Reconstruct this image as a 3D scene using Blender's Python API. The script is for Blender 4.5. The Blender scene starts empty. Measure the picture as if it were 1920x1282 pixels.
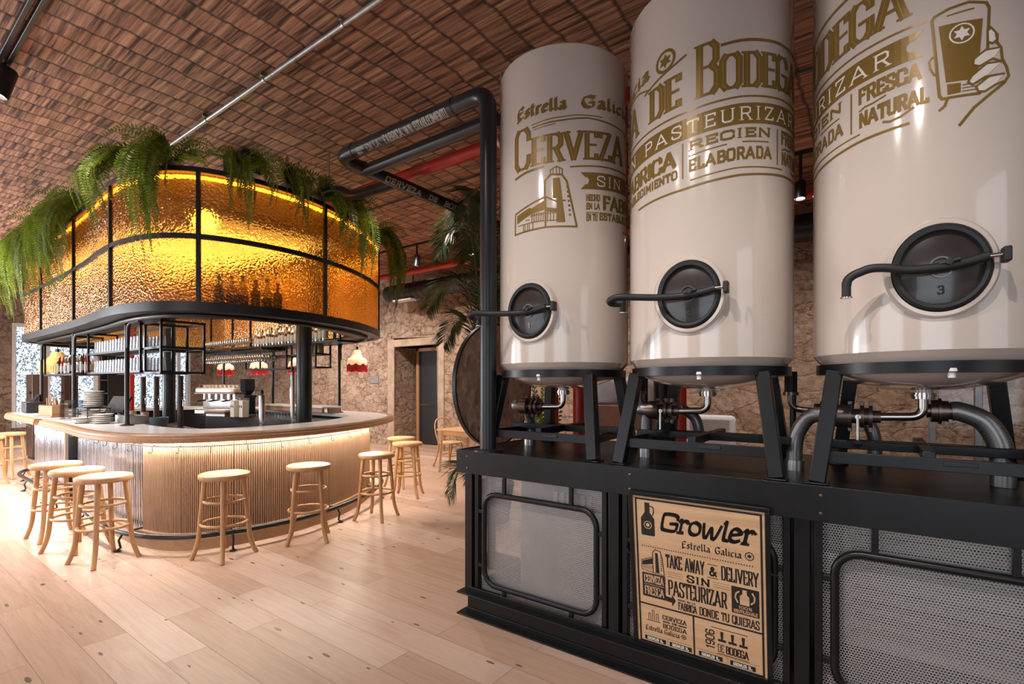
import bpy, bmesh, math, random
from mathutils import Vector, Matrix, Euler
R = random.Random(7)
PI = math.pi
sc = bpy.context.scene
col = sc.collection

# ------------------------------------------------------------------ camera, view, world, lights
cd = bpy.data.cameras.new('camera')
cam = bpy.data.objects.new('camera', cd)
col.objects.link(cam)
cam.location = (0, 0, 1.5)
cam.rotation_euler = (PI / 2, 0, math.radians(36))
cd.sensor_fit = 'HORIZONTAL'
cd.sensor_width = 36
cd.lens = 935 / 1920 * 36
cd.shift_y = 81 / 1920
cd.clip_start = 0.05
cd.clip_end = 200
sc.camera = cam
sc.view_settings.view_transform = 'Standard'
sc.view_settings.look = 'None'
sc.view_settings.gamma = 1
sc.view_settings.use_curve_mapping = False
sc.view_settings.exposure = 0.25
sc.cycles.use_denoising = True
sc.cycles.max_bounces = 8
sc.cycles.transparent_max_bounces = 16
sc.cycles.caustics_reflective = False
sc.cycles.caustics_refractive = False
sc.cycles.sample_clamp_indirect = 4.0

w = bpy.data.worlds.new('world')
sc.world = w
w.use_nodes = True
wn = w.node_tree.nodes
bg = wn['Background']
bg.inputs['Color'].default_value = (0.80, 0.90, 1.0, 1)
bg.inputs['Strength'].default_value = 1.5


def lamp(kind, name, loc, target, energy, color, size=0.1, sizey=None, angle=70, blend=0.6):
    l = bpy.data.lights.new(name, kind)
    l.energy = energy
    l.color = color
    if kind == 'AREA':
        l.size = size
        if sizey:
            l.shape = 'RECTANGLE'
            l.size_y = sizey
    elif kind == 'SPOT':
        l.shadow_soft_size = size
        l.spot_size = math.radians(angle)
        l.spot_blend = blend
    else:
        l.shadow_soft_size = size
    o = bpy.data.objects.new(name, l)
    col.objects.link(o)
    o.location = loc
    d = Vector(target) - Vector(loc)
    o.rotation_euler = d.to_track_quat('-Z', 'Y').to_euler()
    return o


WARM = (1.0, 0.80, 0.62)
NEUT = (1.0, 0.89, 0.81)
DAY = (0.92, 0.95, 1.0)
# street window daylight behind and beside the camera, with added fill lamps among it
lamp('AREA', 'window_and_fill_light', (-8.3, -2.05, 1.7), (-8.3, 1.0, 0.2), 75, DAY, 3.0, 2.6)
lamp('AREA', 'window_and_fill_light', (-13.0, -2.05, 1.7), (-11.5, 2.0, 3.0), 480, DAY, 3.0, 2.6)  # added with its wall opening to brighten the left ceiling
lamp('AREA', 'window_and_fill_light', (-3.2, -2.05, 1.9), (-3.0, 3.0, 0.6), 12, NEUT, 3.0, 2.6)  # added as broad fill for the room, in an unseen opening
lamp('AREA', 'window_and_fill_light', (0.9, -2.05, 1.9), (0.4, 3.0, 1.0), 9, DAY, 2.4, 2.6)
lamp('AREA', 'window_and_fill_light', (2.3, 1.2, 2.0), (-0.5, 2.4, 1.6), 9, DAY, 1.2, 2.4)  # area lamp standing free; the right wall has no window
# track spots over the room
for x, y, tx, ty, e, a in ((-3.2, 0.6, -3.4, 0.9, 42, 95), (-5.2, 0.8, -5.2, 1.1, 112, 110), (-4.4, -0.9, -4.3, 0.2, 120, 105), (-6.6, -0.6, -6.4, 0.4, 190, 105), (-7.6, 0.4, -7.8, 0.7, 540, 95),
                           (-9.6, 0.5, -9.6, 1.2, 780, 100), (-11.8, 1.2, -11.8, 1.8, 420, 110), (-4.2, 3.9, -4.2, 4.0, 130, 100), (-3.9, 6.0, -4.4, 7.0, 260, 125),
                           (-6.8, 6.0, -7.2, 7.4, 360, 130), (-9.3, 6.0, -9.4, 7.4, 360, 130), (-12.0, 6.2, -12.0, 7.4, 420, 130), (-15.0, 3.0, -15.8, 3.4, 420, 130),
                           (-1.2, 5.9, -1.2, 7.2, 190, 120), (1.0, 5.6, 1.0, 7.0, 140, 120)):
    lamp('SPOT', 'track_spot', (x, y, 4.0), (tx, ty, 0), e, NEUT, 0.05, angle=a, blend=0.8)
# spots washing the lower half of the tanks
for x, tx, e in ((-1.95, -1.66, 135), (-1.0, -0.74, 135), (-0.12, 0.17, 135)):
    lamp('SPOT', 'tank_spot', (x, 0.40, 4.05), (tx, 2.42, 1.35), e, (1.0, 0.92, 0.87), 0.02, angle=58, blend=1.0)


# ------------------------------------------------------------------ materials
def newmat(name):
    m = bpy.data.materials.new(name)
    m.use_nodes = True
    nt = m.node_tree
    return m, nt, nt.nodes['Principled BSDF'], nt.nodes['Material Output']


def N(nt, t, **kw):
    n = nt.nodes.new(t)
    for k, v in kw.items():
        if k.startswith('i_'):
            n.inputs[k[2:].replace('_', ' ')].default_value = v
        else:
            setattr(n, k, v)
    return n


def ramp(nt, fac, stops):
    n = nt.nodes.new('ShaderNodeValToRGB')
    cr = n.color_ramp
    while len(cr.elements) > 1:
        cr.elements.remove(cr.elements[-1])
    cr.elements[0].position = stops[0][0]
    cr.elements[0].color = (*stops[0][1], 1)
    for p, c in stops[1:]:
        e = cr.elements.new(p)
        e.color = (*c, 1)
    nt.links.new(fac, n.inputs[0])
    return n.outputs[0]


def mixc(nt, fac, a, b, mode='MIX'):
    n = nt.nodes.new('ShaderNodeMix')
    n.data_type = 'RGBA'
    n.blend_type = mode
    for i, s in ((0, fac), (6, a), (7, b)):
        if isinstance(s, (int, float)):
            n.inputs[i].default_value = s
        elif isinstance(s, tuple):
            n.inputs[i].default_value = (*s, 1)
        else:
            nt.links.new(s, n.inputs[i])
    return n.outputs[2]


def mth(nt, op, a, b=None, c=None):
    n = nt.nodes.new('ShaderNodeMath')
    n.operation = op
    for i, s in enumerate((a, b, c)):
        if s is None:
            continue
        if isinstance(s, (int, float)):
            n.inputs[i].default_value = s
        else:
            nt.links.new(s, n.inputs[i])
    return n.outputs[0]


def coords(nt, scale=(1, 1, 1), kind='Object'):
    tc = nt.nodes.new('ShaderNodeTexCoord')
    mp = nt.nodes.new('ShaderNodeMapping')
    mp.inputs['Scale'].default_value = scale
    nt.links.new(tc.outputs[kind], mp.inputs[0])
    return mp.outputs[0]


def noise(nt, vec, scale=5, detail=4, rough=0.6, dist=0.0):
    n = N(nt, 'ShaderNodeTexNoise', i_Scale=scale, i_Detail=detail, i_Roughness=rough, i_Distortion=dist)
    nt.links.new(vec, n.inputs['Vector'])
    return n


def bump(nt, h, strength=0.3, dist=0.01, normal=None):
    b = N(nt, 'ShaderNodeBump', i_Strength=strength, i_Distance=dist)
    nt.links.new(h, b.inputs['Height'])
    if normal is not None:
        nt.links.new(normal, b.inputs['Normal'])
    return b.outputs[0]


def mat(name, c, rough=0.5, metal=0.0, var=0.08, scale=12, bmp=0.0, coat=0.0, emit=None, estr=0.0, trans=0.0, stretch=(1, 1, 1), spec=0.5):
    m, nt, b, out = newmat(name)
    v = coords(nt, stretch)
    n = noise(nt, v, scale)
    lo = tuple(max(0, x * (1 - var)) for x in c)
    hi = tuple(min(1, x * (1 + var)) for x in c)
    nt.links.new(ramp(nt, n.outputs[0], [(0.3, lo), (0.7, hi)]), b.inputs['Base Color'])
    b.inputs['Roughness'].default_value = rough
    b.inputs['Metallic'].default_value = metal
    b.inputs['Coat Weight'].default_value = coat
    b.inputs['Coat Roughness'].default_value = 0.05
    b.inputs['Specular IOR Level'].default_value = spec
    if trans:
        b.inputs['Transmission Weight'].default_value = trans
    if bmp:
        nt.links.new(bump(nt, n.outputs[0], bmp, 0.005), b.inputs['Normal'])
    if emit:
        b.inputs['Emission Color'].default_value = (*emit, 1)
        b.inputs['Emission Strength'].default_value = estr
    return m


M = {}
M['steel_black'] = mat('blackened steel', (0.0085, 0.0085, 0.0095), 0.34, 0.3, 0.3, 6, 0.05)
M['frame_black'] = mat('black painted frame', (0.014, 0.013, 0.014), 0.38, 0.2, 0.2, 8)
M['pipe_black'] = mat('black pipe paint', (0.014, 0.015, 0.018), 0.3, 0.1, 0.2, 5)
M['red_paint'] = mat('red pipe paint', (0.46, 0.026, 0.016), 0.35, 0.0, 0.15, 6)
M['enamel'] = mat('cream enamel', (0.57, 0.49, 0.43), 0.14, 0.0, 0.02, 3, 0.0, 0.8)
M['gold_ink'] = mat('gold ochre ink', (0.215, 0.125, 0.027), 0.35, 0.25, 0.08, 8)
M['gold_light'] = mat('pale gold ink', (0.36, 0.235, 0.06), 0.35, 0.2, 0.05, 8)
M['cream_ink'] = mat('cream ink', (0.70, 0.63, 0.57), 0.3)
M['dark_ink'] = mat('dark brown ink', (0.012, 0.009, 0.008), 0.5)
M['pale_ink'] = mat('pale grey ink', (0.32, 0.29, 0.25), 0.5)
M['white_ink'] = mat('white ink', (0.8, 0.78, 0.74), 0.5)
M['rubber'] = mat('matt black rubber', (0.012, 0.012, 0.013), 0.55)
M['lid_glass'] = mat('smoked lid', (0.034, 0.027, 0.025), 0.26, 0.0, 0.2, 5, 0.0, 0.5)
M['chrome'] = mat('polished steel', (0.45, 0.41, 0.385), 0.16, 1.0, 0.05)
M['steel'] = mat('brushed steel', (0.45, 0.44, 0.43), 0.32, 1.0, 0.08, 40, 0.05)
M['bronze'] = mat('dull bronze', (0.17, 0.13, 0.11), 0.3, 0.9, 0.15)
M['white_top'] = mat('white worktop', (0.72, 0.71, 0.71), 0.25, 0.0, 0.03, 4)
M['cream_paper'] = mat('cream paper', (0.62, 0.52, 0.42), 0.7, 0.0, 0.06)
M['white_paint'] = mat('white paint', (0.75, 0.74, 0.73), 0.4)
M['carton'] = mat('white carton', (0.70, 0.66, 0.63), 0.5)
M['kraft'] = mat('kraft cardboard', (0.36, 0.21, 0.11), 0.7)
M['amber_emit'] = mat('warm led', (1, 0.8, 0.4), 0.5, emit=(1.0, 0.68, 0.22), estr=7)
M['led_white'] = mat('warm white led', (1, 0.9, 0.8), 0.5, emit=(1.0, 0.90, 0.76), estr=75)
M['spot_emit'] = mat('spot lens', (1, 1, 1), 0.3, emit=(1.0, 0.93, 0.85), estr=18)
M['panel_emit'] = mat('ceiling light panel', (1, 1, 1), 0.3, emit=(1.0, 0.88, 0.74), estr=1.0)
M['cushion'] = mat('pale linen', (0.62, 0.60, 0.62), 0.9, 0, 0.06, 30, 0.2)
M['leather'] = mat('tan leather', (0.22, 0.075, 0.03), 0.45, 0, 0.15, 15, 0.1)
M['red_fringe'] = mat('red fringe', (0.40, 0.008, 0.012), 0.85, 0, 0.25, 60, 0.3, stretch=(1, 1, 0.05))
M['lamp_cream'] = mat('lit cream lampshade', (0.85, 0.62, 0.42), 0.8, 0, 0.05, emit=(1.0, 0.60, 0.30), estr=0.5)
M['lamp_gold'] = mat('gold lampshade', (0.55, 0.33, 0.09), 0.6, 0, 0.1, emit=(1.0, 0.6, 0.2), estr=0.15)
M['dark_box'] = mat('matt black plastic', (0.010, 0.010, 0.011), 0.5)
M['screen'] = mat('dark screen', (0.02, 0.028, 0.036), 0.1)
M['maroon'] = mat('maroon lacquer', (0.16, 0.01, 0.015), 0.3)
M['steel_bench'] = mat('dark steel bench', (0.13, 0.125, 0.12), 0.3, 0.8, 0.2, 6)
M['galv'] = mat('galvanised steel', (0.36, 0.35, 0.34), 0.42, 0.7, 0.2, 10)
M['door_black'] = mat('black door', (0.008, 0.008, 0.008), 0.4)
M['ceramic'] = mat('white crockery', (0.72, 0.68, 0.63), 0.3)
M['pot'] = mat('grey planter', (0.08, 0.075, 0.07), 0.7)
M['bark'] = mat('palm stem', (0.12, 0.09, 0.04), 0.8, 0, 0.3, 20, 0.3)


def wood(name, c0, c1, rough=0.45, along=0, scale=3.0, bmp=0.05):
    m, nt, b, out = newmat(name)
    st = [14, 14, 14]
    st[along] = 1.0
    v = coords(nt, tuple(st))
    n = noise(nt, v, scale, 5, 0.65, 0.6)
    v2 = coords(nt, (2, 2, 2))
    n2 = noise(nt, v2, 1.5, 2)
    f = mth(nt, 'ADD', mth(nt, 'MULTIPLY', n.outputs[0], 0.75), mth(nt, 'MULTIPLY', n2.outputs[0], 0.25))
    nt.links.new(ramp(nt, f, [(0.32, c0), (0.66, c1)]), b.inputs['Base Color'])
    b.inputs['Roughness'].default_value = rough
    nt.links.new(bump(nt, n.outputs[0], bmp, 0.003), b.inputs['Normal'])
    return m


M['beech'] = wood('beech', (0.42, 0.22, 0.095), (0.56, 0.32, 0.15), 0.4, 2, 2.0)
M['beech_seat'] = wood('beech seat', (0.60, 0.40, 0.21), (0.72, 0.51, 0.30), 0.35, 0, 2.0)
M['oak_slat'] = wood('oak slats', (0.37, 0.225, 0.14), (0.50, 0.325, 0.21), 0.5, 2, 4.0)
M['oak_edge'] = wood('oak edging', (0.33, 0.17, 0.085), (0.45, 0.25, 0.135), 0.4, 0, 3.0)
M['oak_plinth'] = wood('oak plinth', (0.36, 0.21, 0.115), (0.48, 0.30, 0.175), 0.5, 0, 3.0)
M['sign_wood'] = wood('sign plywood', (0.52, 0.31, 0.165), (0.66, 0.43, 0.25), 0.5, 0, 1.6)
M['tower_wood'] = wood('dark tower wood', (0.045, 0.026, 0.018), (0.075, 0.045, 0.03), 0.4, 2, 3)
M['table_wood'] = wood('table oak', (0.46, 0.27, 0.13), (0.60, 0.38, 0.20), 0.4, 0, 3)


def m_floor():
    m, nt, b, out = newmat('oak plank floor')
    v = coords(nt)
    nw = noise(nt, v, 0.7, 1)
    br = N(nt, 'ShaderNodeTexBrick', offset=0.37, offset_frequency=2, squash=1.0)
    br.inputs['Color1'].default_value = (0, 0, 0, 1)
    br.inputs['Color2'].default_value = (1, 1, 1, 1)
    br.inputs['Mortar'].default_value = (0.5, 0.5, 0.5, 1)
    br.inputs['Scale'].default_value = 1.0
    br.inputs['Mortar Size'].default_value = 0.0016
    br.inputs['Brick Width'].default_value = 1.55
    br.inputs['Row Height'].default_value = 0.215
    br.inputs['Bias'].default_value = 0.0
    nt.links.new(v, br.inputs['Vector'])
    # grain along X
    vg = coords(nt, (1.1, 15, 1))
    off = nt.nodes.new('ShaderNodeVectorMath')
    off.operation = 'MULTIPLY_ADD'
    nt.links.new(br.outputs['Color'], off.inputs[0])
    off.inputs[1].default_value = (17, 31, 5)
    nt.links.new(vg, off.inputs[2])
    g = noise(nt, off.outputs[0], 2.2, 6, 0.68, 1.2)
    g2 = noise(nt, off.outputs[0], 0.5, 3, 0.5, 2.0)
    base = ramp(nt, br.outputs['Color'], [(0.0, (0.46, 0.305, 0.220)), (0.3, (0.52, 0.355, 0.265)), (0.65, (0.565, 0.40, 0.31)), (1.0, (0.66, 0.50, 0.41))])
    c = mixc(nt, mth(nt, 'MULTIPLY', g.outputs[0], 0.75), base, mixc(nt, 1.0, base, (0.60, 0.50, 0.43), 'MULTIPLY'))
    c = mixc(nt, ramp(nt, g2.outputs[0], [(0.52, (0, 0, 0)), (0.75, (0.5, 0.5, 0.5))]), c, mixc(nt, 1.0, c, (0.78, 0.66, 0.56), 'MULTIPLY'))
    # knots and cracks
    vk = coords(nt, (1.3, 3.0, 1))
    nd = noise(nt, vk, 6, 2)
    mx = nt.nodes.new('ShaderNodeMix')
    mx.data_type = 'VECTOR'
    mx.inputs[0].default_value = 0.045
    nt.links.new(vk, mx.inputs[4])
    nt.links.new(nd.outputs['Color'], mx.inputs[5])
    vo = N(nt, 'ShaderNodeTexVoronoi', i_Scale=1.6)
    nt.links.new(mx.outputs[1], vo.inputs['Vector'])
    sep = nt.nodes.new('ShaderNodeSeparateColor')
    nt.links.new(vo.outputs['Color'], sep.inputs[0])
    rad = mth(nt, 'MULTIPLY', mth(nt, 'POWER', sep.outputs[0], 2.6), 0.065)
    kn = mth(nt, 'LESS_THAN', vo.outputs['Distance'], rad)
    halo = ramp(nt, mth(nt, 'DIVIDE', vo.outputs['Distance'], mth(nt, 'ADD', rad, 0.001)), [(0.9, (0.75, 0.75, 0.75)), (2.6, (0, 0, 0))])
    c = mixc(nt, mth(nt, 'MULTIPLY', halo, 0.30), c, (0.20, 0.10, 0.06))
    c = mixc(nt, mth(nt, 'MULTIPLY', kn, 0.92), c, (0.03, 0.018, 0.012))
    # small dark nicks
    vk2 = coords(nt, (3.0, 11.0, 1))
    vo2 = N(nt, 'ShaderNodeTexVoronoi', i_Scale=1.5)
    nt.links.new(vk2, vo2.inputs['Vector'])
    sep2 = nt.nodes.new('ShaderNodeSeparateColor')
    nt.links.new(vo2.outputs['Color'], sep2.inputs[0])
    kn2 = mth(nt, 'LESS_THAN', vo2.outputs['Distance'], mth(nt, 'MULTIPLY', mth(nt, 'POWER', sep2.outputs[1], 4.0), 0.20))
    c = mixc(nt, mth(nt, 'MULTIPLY', kn2, 0.85), c, (0.04, 0.025, 0.018))
    # joints
    c = mixc(nt, mth(nt, 'MULTIPLY', br.outputs['Fac'], 0.75), c, (0.10, 0.06, 0.045))
    nt.links.new(c, b.inputs['Base Color'])
    nt.links.new(ramp(nt, g.outputs[0], [(0.3, (0.36, 0.36, 0.36)), (0.7, (0.52, 0.52, 0.52))]), b.inputs['Roughness'])
    h = mth(nt, 'SUBTRACT', mth(nt, 'MULTIPLY', g.outputs[0], 0.3), br.outputs['Fac'])
    nt.links.new(bump(nt, h, 0.15, 0.004), b.inputs['Normal'])
    return m


def m_reed():
    m, nt, b, out = newmat('reed mat ceiling')
    tc = nt.nodes.new('ShaderNodeTexCoord')
    sep = nt.nodes.new('ShaderNodeSeparateXYZ')
    nt.links.new(tc.outputs['Object'], sep.inputs[0])
    wob = noise(nt, coords(nt, (0.6, 1.6, 1)), 2.0, 2)
    x = mth(nt, 'ADD', sep.outputs[0], mth(nt, 'MULTIPLY', wob.outputs[0], 0.10))
    # dark tied seams every 0.24 m, running along Y
    fx = mth(nt, 'FRACT', mth(nt, 'DIVIDE', x, 0.24))
    dx = mth(nt, 'ABSOLUTE', mth(nt, 'SUBTRACT', fx, 0.5))
    seam = ramp(nt, dx, [(0.40, (0, 0, 0)), (0.49, (1, 1, 1))])
    cell = mth(nt, 'FLOOR', mth(nt, 'DIVIDE', x, 0.24))
    # reeds running along X, shifted from one band to the next
    cv = nt.nodes.new('ShaderNodeCombineXYZ')
    nt.links.new(mth(nt, 'ADD', mth(nt, 'MULTIPLY', x, 1.1), mth(nt, 'MULTIPLY', cell, 7.31)), cv.inputs[0])
    nt.links.new(mth(nt, 'MULTIPLY', sep.outputs[1], 26.0), cv.inputs[1])
    r1 = noise(nt, cv.outputs[0], 1.0, 3, 0.6)
    cv2 = nt.nodes.new('ShaderNodeCombineXYZ')
    nt.links.new(mth(nt, 'MULTIPLY', cell, 3.77), cv2.inputs[0])
    nt.links.new(mth(nt, 'MULTIPLY', sep.outputs[1], 7.0), cv2.inputs[1])
    r2 = noise(nt, cv2.outputs[0], 1.0, 2, 0.5)
    cr = ramp(nt, r1.outputs[0], [(0.36, (0.045, 0.02, 0.013)), (0.45, (0.22, 0.105, 0.060)), (0.56, (0.41, 0.21, 0.125)), (0.72, (0.56, 0.325, 0.205))])
    c = mixc(nt, ramp(nt, r2.outputs[0], [(0.30, (0.75, 0.75, 0.75)), (0.62, (0, 0, 0))]), cr, mixc(nt, 1.0, cr, (0.55, 0.48, 0.45), 'MULTIPLY'))
    c = mixc(nt, mth(nt, 'MULTIPLY', seam, 0.85), c, (0.045, 0.02, 0.013))
    nt.links.new(c, b.inputs['Base Color'])
    b.inputs['Roughness'].default_value = 0.7
    h = mth(nt, 'SUBTRACT', r1.outputs[0], mth(nt, 'MULTIPLY', seam, 0.5))
    nt.links.new(bump(nt, h, 0.7, 0.02), b.inputs['Normal'])
    return m


def m_stone():
    m, nt, b, out = newmat('rubble stone wall')
    v = coords(nt, (1, 1, 1.7))
    nd = noise(nt, v, 2.6, 5, 0.7)
    mx = nt.nodes.new('ShaderNodeMix')
    mx.data_type = 'VECTOR'
    mx.inputs[0].default_value = 0.30
    nt.links.new(v, mx.inputs[4])
    nt.links.new(nd.outputs['Color'], mx.inputs[5])
    vo = N(nt, 'ShaderNodeTexVoronoi', i_Scale=4.2)
    vo.feature = 'DISTANCE_TO_EDGE'
    nt.links.new(mx.outputs[1], vo.inputs['Vector'])
    vc = N(nt, 'ShaderNodeTexVoronoi', i_Scale=4.2)
    nt.links.new(mx.outputs[1], vc.inputs['Vector'])
    sep = nt.nodes.new('ShaderNodeSeparateColor')
    nt.links.new(vc.outputs['Color'], sep.inputs[0])
    f = noise(nt, coords(nt), 11, 8, 0.8)
    f2 = noise(nt, coords(nt), 1.4, 5, 0.7)
    stone = ramp(nt, sep.outputs[0], [(0.0, (0.39, 0.255, 0.165)), (0.4, (0.46, 0.315, 0.215)), (0.75, (0.52, 0.375, 0.27)), (1.0, (0.44, 0.325, 0.25))])
    c = mixc(nt, ramp(nt, f.outputs[0], [(0.38, (0.9, 0.9, 0.9)), (0.58, (0, 0, 0))]), stone, mixc(nt, 1.0, stone, (0.42, 0.36, 0.32), 'MULTIPLY'))
    c = mixc(nt, ramp(nt, f2.outputs[0], [(0.50, (0, 0, 0)), (0.68, (0.6, 0.6, 0.6))]), c, (0.56, 0.41, 0.30))
    joint = ramp(nt, mth(nt, 'ADD', vo.outputs[0], mth(nt, 'MULTIPLY', mth(nt, 'SUBTRACT', f.outputs[0], 0.5), 0.22)), [(0.0, (1, 1, 1)), (0.055, (0, 0, 0))])
    jc = mixc(nt, ramp(nt, f2.outputs[0], [(0.46, (0, 0, 0)), (0.66, (1, 1, 1))]), (0.06, 0.036, 0.026), (0.50, 0.37, 0.275))
    c = mixc(nt, mth(nt, 'MULTIPLY', joint, 0.65), c, jc)
    nt.links.new(c, b.inputs['Base Color'])
    b.inputs['Roughness'].default_value = 0.85
    h = mth(nt, 'ADD', mth(nt, 'MULTIPLY', f.outputs[0], 0.9), mth(nt, 'MULTIPLY', ramp(nt, vo.outputs[0], [(0, (0, 0, 0)), (0.12, (1, 1, 1))]), 0.5))
    nt.links.new(bump(nt, h, 0.9, 0.05), b.inputs['Normal'])
    return m


def m_amber():
    m, nt, b, out = newmat('hammered amber glass')
    v = coords(nt)
    nd = noise(nt, v, 9, 2)
    mx = nt.nodes.new('ShaderNodeMix')
    mx.data_type = 'VECTOR'
    mx.inputs[0].default_value = 0.05
    nt.links.new(v, mx.inputs[4])
    nt.links.new(nd.outputs['Color'], mx.inputs[5])
    vo = N(nt, 'ShaderNodeTexVoronoi', i_Scale=50)
    vo.feature = 'SMOOTH_F1'
    vo.inputs['Smoothness'].default_value = 0.4
    nt.links.new(mx.outputs[1], vo.inputs['Vector'])
    bm = bump(nt, vo.outputs['Distance'], 0.8, 0.012)
    rf = N(nt, 'ShaderNodeBsdfRefraction', i_Roughness=0.05, i_IOR=1.13)
    rf.inputs['Color'].default_value = (0.88, 0.43, 0.07, 1)
    tr = nt.nodes.new('ShaderNodeBsdfTranslucent')
    tr.inputs['Color'].default_value = (0.66, 0.245, 0.028, 1)
    gl = N(nt, 'ShaderNodeBsdfGlossy', i_Roughness=0.14)
    gl.inputs['Color'].default_value = (0.9, 0.62, 0.4, 1)
    for s in (rf, tr, gl):
        nt.links.new(bm, s.inputs['Normal'])
    m1 = nt.nodes.new('ShaderNodeMixShader')
    m1.inputs[0].default_value = 0.40
    nt.links.new(rf.outputs[0], m1.inputs[1])
    nt.links.new(tr.outputs[0], m1.inputs[2])
    m2 = nt.nodes.new('ShaderNodeMixShader')
    lw = N(nt, 'ShaderNodeLayerWeight', i_Blend=0.3)
    nt.links.new(mth(nt, 'ADD', mth(nt, 'MULTIPLY', lw.outputs['Fresnel'], 0.8), 0.08), m2.inputs[0])
    nt.links.new(m1.outputs[0], m2.inputs[1])
    nt.links.new(gl.outputs[0], m2.inputs[2])
    nt.links.new(m2.outputs[0], out.inputs[0])
    return m


def m_clear(name, tint=(0.95, 0.96, 0.98), gloss=0.16, rough=0.04):
    m, nt, b, out = newmat(name)
    t = nt.nodes.new('ShaderNodeBsdfTransparent')
    n = noise(nt, coords(nt), 20, 2)
    nt.links.new(ramp(nt, n.outputs[0], [(0.2, tuple(x * 0.95 for x in tint)), (0.8, tint)]), t.inputs[0])
    g = N(nt, 'ShaderNodeBsdfGlossy', i_Roughness=rough)
    lw = N(nt, 'ShaderNodeLayerWeight', i_Blend=0.35)
    f = mth(nt, 'ADD', mth(nt, 'MULTIPLY', lw.outputs['Facing'], 0.55), gloss)
    ms = nt.nodes.new('ShaderNodeMixShader')
    nt.links.new(f, ms.inputs[0])
    nt.links.new(t.outputs[0], ms.inputs[1])
    nt.links.new(g.outputs[0], ms.inputs[2])
    nt.links.new(ms.outputs[0], out.inputs[0])
    return m


def m_mesh():
    m, nt, b, out = newmat('perforated steel mesh')
    tc = nt.nodes.new('ShaderNodeTexCoord')
    sep = nt.nodes.new('ShaderNodeSeparateXYZ')
    nt.links.new(tc.outputs['Object'], sep.inputs[0])
    p = 0.0105
    a = mth(nt, 'ABSOLUTE', mth(nt, 'SUBTRACT', mth(nt, 'FRACT', mth(nt, 'DIVIDE', sep.outputs[0], p)), 0.5))
    row = mth(nt, 'MULTIPLY', mth(nt, 'FLOOR', mth(nt, 'DIVIDE', sep.outputs[2], p)), 0.5)
    a = mth(nt, 'ABSOLUTE', mth(nt, 'SUBTRACT', mth(nt, 'FRACT', mth(nt, 'ADD', mth(nt, 'DIVIDE', sep.outputs[0], p), row)), 0.5))
    c = mth(nt, 'ABSOLUTE', mth(nt, 'SUBTRACT', mth(nt, 'FRACT', mth(nt, 'DIVIDE', sep.outputs[2], p)), 0.5))
    hole = mth(nt, 'LESS_THAN', mth(nt, 'MAXIMUM', a, c), 0.33)
    b.inputs['Base Color'].default_value = (0.42, 0.40, 0.39, 1)
    b.inputs['Metallic'].default_value = 0.35
    b.inputs['Roughness'].default_value = 0.45
    nt.links.new(mth(nt, 'SUBTRACT', 1.0, hole), b.inputs['Alpha'])
    return m


def m_mirror_flute():
    m, nt, b, out = newmat('fluted mirror cladding')
    n = noise(nt, coords(nt, (30, 30, 0.8)), 2, 4)
    nt.links.new(ramp(nt, n.outputs[0], [(0.35, (0.25, 0.24, 0.26)), (0.65, (0.80, 0.79, 0.82))]), b.inputs['Base Color'])
    b.inputs['Metallic'].default_value = 0.9
    b.inputs['Roughness'].default_value = 0.16
    nt.links.new(bump(nt, n.outputs[0], 0.4, 0.02), b.inputs['Normal'])
    return m


def m_leaf(name, c0, c1):
    m, nt, b, out = newmat(name)
    n = noise(nt, coords(nt), 6, 3)
    c = ramp(nt, n.outputs[0], [(0.3, c0), (0.7, c1)])
    nt.links.new(c, b.inputs['Base Color'])
    b.inputs['Roughness'].default_value = 0.5
    t = nt.nodes.new('ShaderNodeBsdfTranslucent')
    nt.links.new(c, t.inputs[0])
    ms = nt.nodes.new('ShaderNodeMixShader')
    ms.inputs[0].default_value = 0.35
    nt.links.new(b.outputs[0], ms.inputs[1])
    nt.links.new(t.outputs[0], ms.inputs[2])
    nt.links.new(ms.outputs[0], out.inputs[0])
    return m


def m_chip():
    m, nt, b, out = newmat('mottled brown chipboard')
    v = coords(nt, (1, 1, 0.6))
    vo = N(nt, 'ShaderNodeTexVoronoi', i_Scale=26)
    nt.links.new(v, vo.inputs['Vector'])
    n = noise(nt, v, 8, 6, 0.7)
    c = ramp(nt, vo.outputs['Color'], [(0.1, (0.16, 0.11, 0.075)), (0.5, (0.38, 0.265, 0.175)), (0.9, (0.55, 0.41, 0.29))])
    c = mixc(nt, ramp(nt, n.outputs[0], [(0.4, (0, 0, 0)), (0.65, (1, 1, 1))]), c, (0.28, 0.215, 0.16))
    nt.links.new(c, b.inputs['Base Color'])
    b.inputs['Roughness'].default_value = 0.35
    return m


def m_hose():
    m, nt, b, out = newmat('braided steel hose')
    w1 = N(nt, 'ShaderNodeTexChecker', i_Scale=260)
    nt.links.new(coords(nt), w1.inputs['Vector'])
    nt.links.new(mixc(nt, w1.outputs['Fac'], (0.16, 0.155, 0.155), (0.34, 0.33, 0.33)), b.inputs['Base Color'])
    b.inputs['Metallic'].default_value = 0.85
    b.inputs['Roughness'].default_value = 0.34
    nt.links.new(bump(nt, w1.outputs['Fac'], 0.3, 0.002), b.inputs['Normal'])
    return m


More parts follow.
